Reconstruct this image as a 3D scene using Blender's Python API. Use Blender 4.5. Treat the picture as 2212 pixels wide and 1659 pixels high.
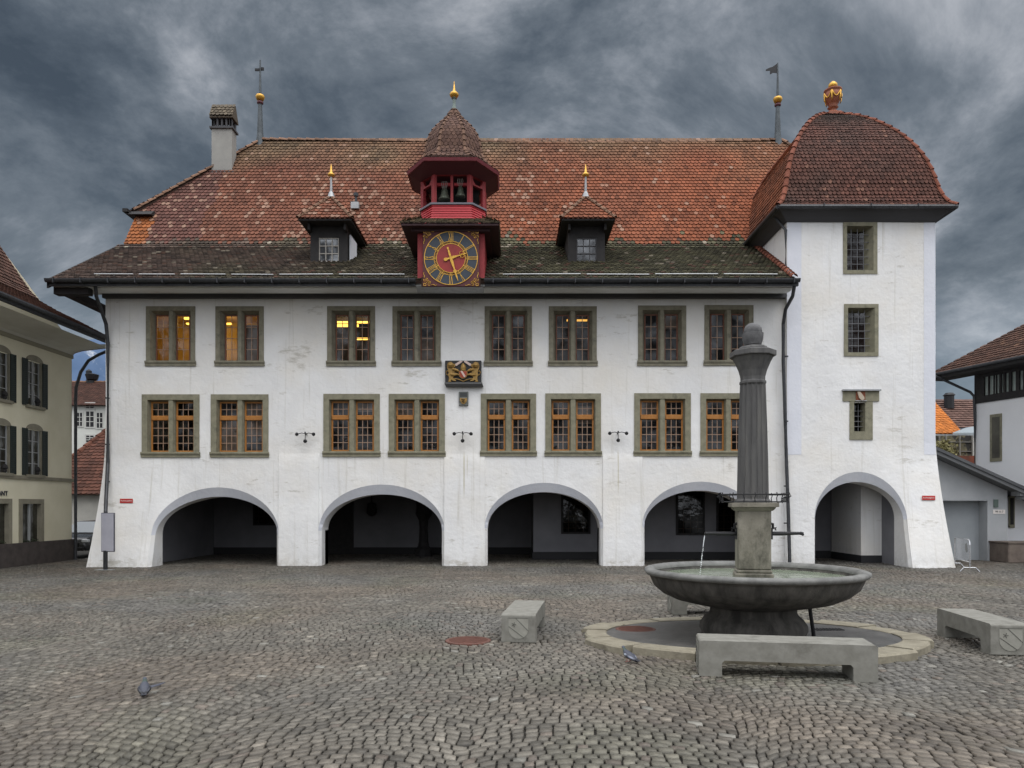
import bpy, math, random
import numpy as np
from mathutils import Vector, noise
R = math.radians
sc = bpy.context.scene
for o in list(bpy.data.objects): bpy.data.objects.remove(o)
COL = sc.collection
random.seed(7)
EYE = 2.05; FOC = 1597.0; HOR = 1095.0; CX = 1106.0

# ---------------------------------------------------------------- camera
cam = bpy.data.cameras.new('camera'); camo = bpy.data.objects.new('camera', cam); COL.objects.link(camo)
cam.sensor_width = 36; cam.lens = FOC / 2212 * 36; cam.shift_y = (HOR - 829.5) / 2212
cam.clip_end = 6000; cam.clip_start = 0.1
camo.location = (0, 0, EYE); camo.rotation_euler = (R(90), 0, 0)
sc.camera = camo

# ---------------------------------------------------------------- light
SUN_EL, SUN_AZ = 58, 155      # azimuth measured from +Y (view direction) clockwise: behind the camera, to its right
sun = bpy.data.lights.new('sun', 'SUN'); sun.energy = 0.7; sun.angle = R(40); sun.color = (1.0, 0.97, 0.93)
suno = bpy.data.objects.new('sun', sun); COL.objects.link(suno)
sd = Vector((math.sin(R(SUN_AZ)) * math.cos(R(SUN_EL)), math.cos(R(SUN_AZ)) * math.cos(R(SUN_EL)), math.sin(R(SUN_EL))))
suno.rotation_euler = sd.to_track_quat('Z', 'Y').to_euler(); suno.location = (0, -10, 30)

W = bpy.data.worlds.new('World'); sc.world = W; W.use_nodes = True
nt = W.node_tree; nt.nodes.clear()
def N(t, tree=None, **kw):
    n = (tree or nt).nodes.new(t)
    for k, v in kw.items(): setattr(n, k, v)
    return n
def L(a, b, tree=None): (tree or nt).links.new(a, b)
def mth(op, a, b=None, c=None, tree=None, clamp=False):
    n = N('ShaderNodeMath', tree, operation=op, use_clamp=clamp)
    for i, v in enumerate((a, b, c)):
        if v is None: continue
        if isinstance(v, (int, float)): n.inputs[i].default_value = v
        else: L(v, n.inputs[i], tree)
    return n.outputs[0]
def ramp(fac, stops, tree=None, interp='LINEAR'):
    n = N('ShaderNodeValToRGB', tree); cr = n.color_ramp; cr.interpolation = interp
    while len(cr.elements) < len(stops): cr.elements.new(0.5)
    for e, (p, c) in zip(cr.elements, stops):
        e.position = p; e.color = tuple(c) + (1,) if len(c) == 3 else c
    L(fac, n.inputs[0], tree); return n.outputs[0]
def mix(fac, a, b, tree=None, mode='MIX'):
    n = N('ShaderNodeMix', tree, data_type='RGBA', blend_type=mode)
    for i, v in ((0, fac), (6, a), (7, b)):
        if isinstance(v, (int, float)): n.inputs[i].default_value = v
        elif isinstance(v, tuple): n.inputs[i].default_value = v if len(v) == 4 else v + (1,)
        else: L(v, n.inputs[i], tree)
    return n.outputs[2]
out = N('ShaderNodeOutputWorld'); bg = N('ShaderNodeBackground'); L(bg.outputs[0], out.inputs[0])
bg.inputs[1].default_value = 0.1
sky = N('ShaderNodeTexSky', sky_type='NISHITA', sun_disc=False)
sky.sun_elevation = R(SUN_EL); sky.sun_rotation = R(SUN_AZ); sky.air_density = 1.3; sky.dust_density = 2
tc = N('ShaderNodeTexCoord'); sep = N('ShaderNodeSeparateXYZ'); L(tc.outputs['Generated'], sep.inputs[0])
dx, dy, dz = sep.outputs
den = mth('ADD', mth('MAXIMUM', dz, 0.0), 0.34)
px = mth('DIVIDE', dx, den); py = mth('DIVIDE', dy, den)
cmb = N('ShaderNodeCombineXYZ'); L(px, cmb.inputs[0]); L(py, cmb.inputs[1])
mp = N('ShaderNodeMapping'); L(cmb.outputs[0], mp.inputs[0])
mp.inputs['Rotation'].default_value = (0, 0, R(-28)); mp.inputs['Scale'].default_value = (1.9, 1.15, 1); mp.inputs['Location'].default_value = (3.1, 1.7, 0)
n1 = N('ShaderNodeTexNoise'); n1.inputs['Scale'].default_value = 1.5; n1.inputs['Detail'].default_value = 9; n1.inputs['Roughness'].default_value = 0.56; n1.inputs['Distortion'].default_value = 0.7
# puffy structure straight from the view direction, mixed with the flat sheet of stratus
mp3 = N('ShaderNodeMapping'); L(tc.outputs['Generated'], mp3.inputs[0]); mp3.inputs['Rotation'].default_value = (0, R(24), 0); mp3.inputs['Scale'].default_value = (1.7, 1.7, 3.0); mp3.inputs['Location'].default_value = (2.2, .4, 1.1)
n3_ = N('ShaderNodeTexNoise'); n3_.inputs['Scale'].default_value = 1.45; n3_.inputs['Detail'].default_value = 8; n3_.inputs['Roughness'].default_value = 0.64; n3_.inputs['Distortion'].default_value = 0.35; L(mp3.outputs[0], n3_.inputs[0])
L(mp.outputs[0], n1.inputs[0])
n2 = N('ShaderNodeTexNoise'); n2.inputs['Scale'].default_value = 0.75; n2.inputs['Detail'].default_value = 3; L(mp.outputs[0], n2.inputs[0])
# the storm cloud is thinnest in front of us, thick to both sides
az = mth('DIVIDE', dx, mth('MAXIMUM', dy, 0.05))
side = mth('MULTIPLY', mth('POWER', mth('ABSOLUTE', mth('SUBTRACT', az, 0.02)), 1.4), 0.80)
den_c = mth('ADD', mth('ADD', mth('MULTIPLY', n1.outputs[0], 0.16), mth('MULTIPLY', n3_.outputs[0], 0.66)), mth('MULTIPLY', n2.outputs[0], 0.32))
val = mth('SUBTRACT', mth('ADD', mth('MULTIPLY', mth('SUBTRACT', den_c, 0.57), 3.3), 0.75), side)
cl = ramp(val, [(0.08, (0.036, 0.047, 0.060)), (0.28, (0.064, 0.079, 0.096)), (0.46, (0.112, 0.130, 0.150)), (0.60, (0.180, 0.198, 0.222)), (0.76, (0.29, 0.305, 0.33)), (0.92, (0.40, 0.415, 0.44))])
# clearer air low over the horizon
hz = mth('SUBTRACT', 1.0, mth('DIVIDE', dz, 0.26), clamp=True)
cl = mix(mth('MULTIPLY', hz, 0.5), cl, (0.27, 0.36, 0.46))
# unseen sky overhead and behind the camera, brightened to light the facade
br = mth('DIVIDE', mth('SUBTRACT', 0.68, dy), 0.5, clamp=True)
up_ = mth('POWER', mth('MAXIMUM', dz, 0.0), 2.5, clamp=True)
cl = mix(br, cl, mix(up_, (0.68, 0.70, 0.74), (2.35, 2.37, 2.42)))
cl10 = N('ShaderNodeVectorMath', operation='SCALE'); L(cl, cl10.inputs[0]); cl10.inputs['Scale'].default_value = 10.0
fin = mix(0.93, sky.outputs[0], cl10.outputs[0])
L(fin, bg.inputs[0])
vs = sc.view_settings; vs.view_transform = 'Standard'; vs.look = 'None'; vs.gamma = 1; vs.exposure = 0.45
sc.render.engine = 'CYCLES'
cy = sc.cycles; cy.use_denoising = True; cy.max_bounces = 7; cy.diffuse_bounces = 4; cy.transparent_max_bounces = 12; cy.sample_clamp_indirect = 4
cy.caustics_reflective = False; cy.caustics_refractive = False

# ---------------------------------------------------------------- helpers
def P(u, v, Y): return Vector(((u - CX) * Y / FOC, Y, EYE + (HOR - v) * Y / FOC))
def XX(u, Y): return (u - CX) * Y / FOC
def ZZ(v, Y): return EYE + (HOR - v) * Y / FOC
def org(o):
    v = Vector((0, 0, 0))
    while o is not None: v = v + o.location; o = o.parent
    return v
def tag(o, label=None, cat=None, group=None, kind=None):
    if label: o['label'] = label
    if cat: o['category'] = cat
    if group: o['group'] = group
    if kind: o['kind'] = kind
    return o
def empty(name, loc, label=None, cat=None, group=None, kind=None, rz=0):
    o = bpy.data.objects.new(name, None); COL.objects.link(o); o.location = loc; o.rotation_euler = (0, 0, rz)
    o.empty_display_size = 0.2
    return tag(o, label, cat, group, kind)

class MB:
    def __init__(s): s.v = []; s.f = []; s.c = []; s.cur = None
    def add(s, vs, fs):
        b = len(s.v); s.v += [tuple(p) for p in vs]; s.f += [tuple(b + i for i in f) for f in fs]
        if s.cur is not None: s.c += [s.cur] * len(vs)
        return s
    def quad(s, a, b, c, d): return s.add([a, b, c, d], [(0, 1, 2, 3)])
    def poly(s, pts): return s.add(pts, [tuple(range(len(pts)))])
    def box(s, x0, x1, y0, y1, z0, z1, bev=0.0):
        if bev <= 0:
            return s.add([(x0, y0, z0), (x1, y0, z0), (x1, y1, z0), (x0, y1, z0), (x0, y0, z1), (x1, y0, z1), (x1, y1, z1), (x0, y1, z1)],
                  [(0, 3, 2, 1), (4, 5, 6, 7), (0, 1, 5, 4), (1, 2, 6, 5), (2, 3, 7, 6), (3, 0, 4, 7)])
        b = min(bev, (x1 - x0) * .45, (y1 - y0) * .45, (z1 - z0) * .45)
        V = []
        for (z, i) in ((z0, b), (z0 + b, 0), (z1 - b, 0), (z1, b)):
            k = b if i == 0 else 0
            X0, X1, Y0, Y1 = x0 + i, x1 - i, y0 + i, y1 - i
            c = b
            V += [(X0 + c, Y0, z), (X1 - c, Y0, z), (X1, Y0 + c, z), (X1, Y1 - c, z), (X1 - c, Y1, z), (X0 + c, Y1, z), (X0, Y1 - c, z), (X0, Y0 + c, z)]
        F = [tuple(range(7, -1, -1)), tuple(range(24, 32))]
        for r in range(3):
            for k in range(8):
                F.append((r * 8 + k, r * 8 + (k + 1) % 8, r * 8 + 8 + (k + 1) % 8, r * 8 + 8 + k))
        return s.add(V, F)
    def prism(s, pts, vec):      # polygon of 3D points pushed along vec
        n = len(pts); vec = Vector(vec)
        V = [Vector(p) for p in pts] + [Vector(p) + vec for p in pts]
        return s.add(V, [tuple(range(n - 1, -1, -1)), tuple(range(n, 2 * n))] + [(i, (i + 1) % n, n + (i + 1) % n, n + i) for i in range(n)])
    def lathe(s, prof, c, n=24, rf=None, ang=0.0, sx=1, sy=1):
        V = []; F = []
        for (r, z) in prof:
            for k in range(n):
                t = 2 * math.pi * k / n + ang; rr = r * (rf(t, z) if rf else 1)
                V.append((c[0] + rr * math.cos(t) * sx, c[1] + rr * math.sin(t) * sy, c[2] + z))
        for i in range(len(prof) - 1):
            for k in range(n):
                F.append((i * n + k, i * n + (k + 1) % n, (i + 1) * n + (k + 1) % n, (i + 1) * n + k))
        F.append(tuple(range(n - 1, -1, -1))); F.append(tuple((len(prof) - 1) * n + k for k in range(n)))
        return s.add(V, F)
    def tube(s, pts, r, n=8, cap=True):
        pts = [Vector(p) for p in pts]; V = []; F = []; m = len(pts)
        rs = r if isinstance(r, (list, tuple)) else [r] * m
        ref = None
        for i, p in enumerate(pts):
            t = (pts[min(i + 1, m - 1)] - pts[max(i - 1, 0)]).normalized()
            if ref is None:
                ref = Vector((0, 0, 1)) if abs(t.z) < .9 else Vector((1, 0, 0))
            a = t.cross(ref)
            if a.length < 1e-4: a = t.cross(Vector((0, 1, 0)))
            a.normalize(); b = t.cross(a).normalized(); ref = -b if False else ref
            for k in range(n):
                q = 2 * math.pi * k / n
                V.append(p + a * (rs[i] * math.cos(q)) + b * (rs[i] * math.sin(q)))
        for i in range(m - 1):
            for k in range(n):
                F.append((i * n + k, i * n + (k + 1) % n, (i + 1) * n + (k + 1) % n, (i + 1) * n + k))
        if cap: F.append(tuple(range(n - 1, -1, -1))); F.append(tuple((m - 1) * n + k for k in range(n)))
        return s.add(V, F)
    def rings(s, rings, cap=True):   # list of equal-length point rings
        n = len(rings[0]); V = [p for r in rings for p in r]; F = []
        for i in range(len(rings) - 1):
            for k in range(n): F.append((i * n + k, i * n + (k + 1) % n, (i + 1) * n + (k + 1) % n, (i + 1) * n + k))
        if cap: F.append(tuple(range(n - 1, -1, -1))); F.append(tuple((len(rings) - 1) * n + k for k in range(n)))
        return s.add(V, F)
    def build(s, name, m, parent=None, smooth=False, local=False, label=None):
        me = bpy.data.meshes.new(name)
        o0 = Vector((0, 0, 0)) if (parent is None or local) else org(parent)
        if len(s.v):
            A = np.array(s.v, dtype=np.float32) - np.array(o0, dtype=np.float32)
        else: A = np.zeros((0, 3), np.float32)
        me.from_pydata(A.tolist(), [], s.f)
        if s.c:
            at = me.color_attributes.new('Col', 'FLOAT_COLOR', 'POINT')
            c = np.ones((len(s.v), 4), np.float32); c[:, :3] = np.array(s.c, np.float32)[:, :3]
            at.data.foreach_set('color', c.ravel())
        if smooth: me.polygons.foreach_set('use_smooth', [True] * len(me.polygons))
        me.materials.append(m); me.update()
        o = bpy.data.objects.new(name, me); COL.objects.link(o)
        if parent is not None: o.parent = parent
        if label: o['label'] = label
        return o

def weighted_smooth(o, ang=35):
    me = o.data
    me.polygons.foreach_set('use_smooth', [True] * len(me.polygons))
    try: me.set_sharp_from_angle(angle=R(ang))
    except Exception: pass
    return o

# ---------------------------------------------------------------- materials
MATS = {}
def mat(name, col, col2=None, scale=3.0, rough=0.8, bump=0.0, bscale=40.0, metal=0.0, detail=6, attr=False, spec=0.5, lo=.35, hi=.65, col3=None, s3=0.5, stretch=None, bdist=0.02, lo3=.55, hi3=.75):
    if name in MATS: return MATS[name]
    m = bpy.data.materials.new(name); m.use_nodes = True; t = m.node_tree; t.nodes.clear()
    o = N('ShaderNodeOutputMaterial', t); b = N('ShaderNodeBsdfPrincipled', t); L(b.outputs[0], o.inputs[0], t)
    g = N('ShaderNodeTexCoord', t); gi = N('ShaderNodeNewGeometry', t)
    pos = gi.outputs['Position']
    if stretch:
        mpn = N('ShaderNodeMapping', t); mpn.inputs['Scale'].default_value = stretch; L(pos, mpn.inputs[0], t); vec = mpn.outputs[0]
    else: vec = pos
    c = col + (1,) if len(col) == 3 else col
    colout = None
    if attr:
        a = N('ShaderNodeAttribute', t, attribute_name='Col'); colout = a.outputs['Color']
        nz = N('ShaderNodeTexNoise', t); nz.inputs['Scale'].default_value = scale; nz.inputs['Detail'].default_value = detail; L(vec, nz.inputs[0], t)
        f = ramp(nz.outputs[0], [(0.3, (.78, .78, .78)), (0.7, (1.18, 1.18, 1.18))], t)
        colout = mix(1.0, colout, f, t, 'MULTIPLY')
    elif col2 is not None:
        nz = N('ShaderNodeTexNoise', t); nz.inputs['Scale'].default_value = scale; nz.inputs['Detail'].default_value = detail; nz.inputs['Roughness'].default_value = .62; L(vec, nz.inputs[0], t)
        colout = ramp(nz.outputs[0], [(lo, c), (hi, col2)], t)
        if col3 is not None:
            n3 = N('ShaderNodeTexNoise', t); n3.inputs['Scale'].default_value = s3; n3.inputs['Detail'].default_value = 8; n3.inputs['Roughness'].default_value = .7; L(vec, n3.inputs[0], t)
            f3 = ramp(n3.outputs[0], [(lo3, (0, 0, 0)), (hi3, (1, 1, 1))], t)
            colout = mix(f3, colout, col3, t)
    if colout is not None: L(colout, b.inputs['Base Color'], t)
    else: b.inputs['Base Color'].default_value = c
    b.inputs['Roughness'].default_value = rough; b.inputs['Metallic'].default_value = metal
    try: b.inputs['Specular IOR Level'].default_value = spec
    except Exception: pass
    if bump > 0:
        nb = N('ShaderNodeTexNoise', t); nb.inputs['Scale'].default_value = bscale; nb.inputs['Detail'].default_value = 5; L(pos, nb.inputs[0], t)
        bn = N('ShaderNodeBump', t); bn.inputs['Strength'].default_value = bump; bn.inputs['Distance'].default_value = bdist
        L(nb.outputs[0], bn.inputs['Height'], t); L(bn.outputs[0], b.inputs['Normal'], t)
    MATS[name] = m; return m
def emis(name, col, strength):
    m = bpy.data.materials.new(name); m.use_nodes = True; t = m.node_tree; t.nodes.clear()
    o = N('ShaderNodeOutputMaterial', t); e = N('ShaderNodeEmission', t); e.inputs[0].default_value = col + (1,); e.inputs[1].default_value = strength
    L(e.outputs[0], o.inputs[0], t); return m
def glassm(name, tint, refl=0.10, rough=0.04, wav=0.25, opaque=0.0):
    m = bpy.data.materials.new(name); m.use_nodes = True; t = m.node_tree; t.nodes.clear()
    o = N('ShaderNodeOutputMaterial', t)
    tr = N('ShaderNodeBsdfTransparent', t); tr.inputs[0].default_value = tint + (1,)
    gl = N('ShaderNodeBsdfGlossy', t); gl.inputs['Roughness'].default_value = rough; gl.inputs[0].default_value = (.9, .92, .95, 1)
    gi = N('ShaderNodeNewGeometry', t); nb = N('ShaderNodeTexNoise', t); nb.inputs['Scale'].default_value = 3.5; nb.inputs['Detail'].default_value = 2; L(gi.outputs['Position'], nb.inputs[0], t)
    bn = N('ShaderNodeBump', t); bn.inputs['Strength'].default_value = wav; bn.inputs['Distance'].default_value = .06; L(nb.outputs[0], bn.inputs['Height'], t); L(bn.outputs[0], gl.inputs['Normal'], t)
    nf = N('ShaderNodeTexNoise', t); nf.inputs['Scale'].default_value = 1.6; nf.inputs['Detail'].default_value = 3; L(gi.outputs['Position'], nf.inputs[0], t)
    f = mth('MULTIPLY', mth('ADD', mth('MULTIPLY', mth('SUBTRACT', nf.outputs[0], .40, tree=t, clamp=True), 7.0, tree=t), .18, tree=t), refl, tree=t)
    ms = N('ShaderNodeMixShader', t); L(f, ms.inputs[0], t); L(tr.outputs[0], ms.inputs[1], t); L(gl.outputs[0], ms.inputs[2], t)
    L(ms.outputs[0], o.inputs[0], t); return m

def plaster():
    m = bpy.data.materials.new('white_lime_plaster'); m.use_nodes = True; t = m.node_tree; t.nodes.clear()
    o = N('ShaderNodeOutputMaterial', t); b = N('ShaderNodeBsdfPrincipled', t); L(b.outputs[0], o.inputs[0], t)
    gi = N('ShaderNodeNewGeometry', t); pos = gi.outputs['Position']
    def nzz(sc_, det, stretch=(1, 1, 1), rough=.6, loc=(0, 0, 0)):
        mpn = N('ShaderNodeMapping', t); mpn.inputs['Scale'].default_value = stretch; mpn.inputs['Location'].default_value = loc; L(pos, mpn.inputs[0], t)
        n = N('ShaderNodeTexNoise', t); n.inputs['Scale'].default_value = sc_; n.inputs['Detail'].default_value = det; n.inputs['Roughness'].default_value = rough; L(mpn.outputs[0], n.inputs[0], t); return n.outputs[0]
    c = ramp(nzz(.7, 6), [(.35, (.74, .74, .74)), (.65, (.83, .83, .825))], t)
    warm = ramp(nzz(.33, 4, loc=(5, 2, 1)), [(.45, (0, 0, 0)), (.7, (1, 1, 1))], t); c = mix(mth('MULTIPLY', warm, .75, tree=t), c, (.76, .725, .66), t)
    # horizontal smudges and flaking, thick in a few places
    fl = nzz(3.2, 9, (.45, 1, 1.5), .72, (2, 0, 4)); big = nzz(.55, 3, loc=(9, 3, 3))
    sp = N('ShaderNodeSeparateXYZ', t); L(pos, sp.inputs[0], t)
    zone = None
    for (x0, z0, rx, rz, k) in ((-7.5, 7.25, 1.3, .75, .16), (-6.9, 9.0, 1.6, .35, .08), (-1.2, 8.5, 1.0, .5, .10), (-3.2, 6.75, 1.2, .35, .13), (4.0, 8.8, 1.0, .5, .08), (13.6, 3.6, .7, .9, .10), (-13.3, .15, 1.3, .22, .22), (-1.6, .12, 1.0, .2, .2), (3.8, .1, 1.0, .12, .14), (14.2, 1.6, .6, .5, .11)):
        ex = mth('DIVIDE', mth('SUBTRACT', sp.outputs[0], x0, tree=t), rx, tree=t); ez = mth('DIVIDE', mth('SUBTRACT', sp.outputs[2], z0, tree=t), rz, tree=t)
        d = mth('SQRT', mth('ADD', mth('MULTIPLY', ex, ex, tree=t), mth('MULTIPLY', ez, ez, tree=t), tree=t), tree=t)
        f = mth('MULTIPLY', mth('SUBTRACT', 1.0, d, tree=t, clamp=True), k, tree=t); zone = f if zone is None else mth('MAXIMUM', zone, f, tree=t)
    v = mth('ADD', mth('ADD', fl, zone, tree=t), mth('MULTIPLY', mth('SUBTRACT', big, .5, tree=t), .22, tree=t), tree=t)
    f = ramp(v, [(.61, (0, 0, 0)), (.71, (1, 1, 1))], t); c = mix(mth('MULTIPLY', f, .62, tree=t), c, (.42, .395, .34), t)
    dr = ramp(nzz(1.0, 5, (7, 1, .22), .6, (1, 7, 0)), [(.58, (0, 0, 0)), (.72, (1, 1, 1))], t); c = mix(mth('MULTIPLY', dr, .5, tree=t), c, (.52, .50, .44), t)
    # splash dirt along the foot of the walls
    sd1 = mth('SUBTRACT', .62, mth('MULTIPLY', sp.outputs[2], 1.1, tree=t), tree=t, clamp=True)
    sn = ramp(nzz(4.5, 8, (1, 1, .8), .7, (3, 3, 3)), [(.40, (0, 0, 0)), (.62, (1, 1, 1))], t)
    c = mix(mth('MULTIPLY', mth('MULTIPLY', sd1, sn, tree=t), .75, tree=t), c, (.36, .335, .28), t)
    # rusty runs below the iron brackets
    for (x0, z0, z1, w_) in ((-1.67, 2.3, 4.0, .035), (-1.56, 3.0, 3.9, .02), (3.70, 2.4, 4.1, .025), (-1.68, 4.0, 4.3, .02)):
        a = mth('SUBTRACT', 1.0, mth('DIVIDE', mth('ABSOLUTE', mth('SUBTRACT', sp.outputs[0], x0, tree=t), tree=t), w_, tree=t), tree=t, clamp=True)
        g1 = mth('MULTIPLY', mth('SUBTRACT', sp.outputs[2], z0, tree=t), 2.0, tree=t, clamp=True); g2 = mth('MULTIPLY', mth('SUBTRACT', z1, sp.outputs[2], tree=t), 4.0, tree=t, clamp=True)
        c = mix(mth('MULTIPLY', mth('MULTIPLY', a, mth('MULTIPLY', g1, g2, tree=t), tree=t), .75, tree=t), c, (.40, .35, .20), t)
    L(c, b.inputs['Base Color'], t); b.inputs['Roughness'].default_value = .92; b.inputs['Specular IOR Level'].default_value = .2
    h = mth('ADD', nzz(7, 5), mth('MULTIPLY', nzz(1.3, 3), 1.5, tree=t), tree=t); bn = N('ShaderNodeBump', t); bn.inputs['Strength'].default_value = .5; bn.inputs['Distance'].default_value = .03
    L(h, bn.inputs['Height'], t); L(bn.outputs[0], b.inputs['Normal'], t); return m
M_PLAST = plaster()
M_PLASTB = mat('grey_blue_limewash', (.60, .62, .68), (.66, .675, .72), scale=1.2, rough=.92, bump=.3, bscale=9, spec=.25, bdist=.03)
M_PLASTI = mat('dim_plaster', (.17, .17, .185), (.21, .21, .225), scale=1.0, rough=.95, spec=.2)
M_DARKP = mat('black_plinth_paint', (.02, .02, .022), rough=.8)
M_STONEF = mat('green_grey_sandstone', (.20, .19, .135), (.27, .255, .185), scale=5, rough=.9, bump=.3, bscale=60, col3=(.12, .12, .09), s3=3, spec=.3)
M_STONEU = mat('dark_grey_sandstone', (.185, .172, .128), (.25, .235, .18), scale=5, rough=.9, bump=.3, bscale=60, col3=(.09, .09, .075), s3=3, spec=.3)
M_SASHO = mat('orange_brown_wood', (.34, .135, .022), (.42, .175, .035), scale=12, rough=.55)
M_SASHR = mat('red_brown_wood', (.13, .045, .025), (.19, .07, .035), scale=12, rough=.6)
M_LEAD = mat('leaded_bar', (.34, .22, .15), rough=.6)
M_BARP = mat('pale_glazing_bar', (.35, .33, .30), rough=.7)
M_GLASS = glassm('old_window_glass', (.6, .56, .53), refl=.034, wav=.12)
M_GLASSD = glassm('dark_window_glass', (.25, .25, .25), refl=.04, wav=.1)
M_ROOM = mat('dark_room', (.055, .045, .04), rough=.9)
M_ROOMW = mat('warm_room', (.55, .42, .15), (.42, .30, .10), scale=2, rough=.9)
M_TILE = mat('roof_tile', (.3, .1, .05), rough=.88, attr=True, scale=14, bump=.4, bscale=70, spec=.3)
M_TILEB = mat('roof_underlay', (.06, .035, .025), rough=.95)
M_STONES = mat('cobble', (.2, .2, .2), rough=.58, attr=True, scale=30, bump=.5, bscale=90, spec=.45, bdist=.006)
M_GROUND = mat('joint_sand', (.018, .016, .013), (.035, .031, .026), scale=3, rough=.95, bump=.4, bscale=60)
M_METAL = mat('dark_gutter_metal', (.035, .038, .042), (.06, .062, .068), scale=8, rough=.5, metal=.4)
M_METALL = mat('light_zinc', (.38, .39, .40), (.30, .31, .32), scale=8, rough=.45, metal=.5)
M_IRON = mat('black_iron', (.012, .012, .014), rough=.5, metal=.3)
M_SOFF = mat('grey_painted_board', (.72, .73, .72), (.60, .61, .60), scale=2, rough=.8, stretch=(.3, 1, 6))
M_SOFFD = mat('dark_grey_eaves_shade', (.07, .07, .075), rough=.85)
M_BLACKW = mat('blackened_wood', (.012, .011, .012), (.022, .02, .02), scale=6, rough=.8)
M_RED = mat('dark_red_paint', (.24, .018, .022), (.31, .025, .03), scale=4, rough=.6, bump=.15, bscale=40)
M_REDB = mat('bright_red_paint', (.42, .025, .035), (.50, .035, .045), scale=6, rough=.55)
M_GOLD = mat('gold_leaf', (.72, .42, .075), (.50, .27, .04), scale=20, rough=.38, metal=.55)
M_CONC = mat('bench_concrete', (.175, .17, .148), (.235, .23, .205), scale=7, rough=.88, bump=.25, bscale=80, col3=(.11, .105, .09), s3=2.2, spec=.3, bdist=.006)
M_FST = mat('grey_fountain_stone', (.032, .030, .027), (.105, .098, .088), scale=3.2, rough=.85, bump=.5, bscale=35, col3=(.022, .021, .020), s3=2.0, stretch=(1.6, 1.6, .3), spec=.4, bdist=.012)
M_FSTL = mat('pale_fountain_stone', (.155, .143, .115), (.26, .24, .20), scale=3, rough=.85, bump=.45, bscale=30, col3=(.06, .057, .045), s3=2.6, lo3=.5, hi3=.68, spec=.35, stretch=(1, 1, .5), bdist=.012)
M_FRIM = mat('pale_rim_stone', (.19, .19, .18), (.11, .11, .105), scale=5, rough=.7, bump=.4, bscale=30, bdist=.012)
# ---------------------------------------------------------------- ground and cobbles
mb = MB(); S = 3000
mb.quad((-S, -S, -.035), (S, -S, -.035), (S, S, -.035), (-S, S, -.035)); tag(mb.build('ground', M_GROUND), kind='structure')

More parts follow.
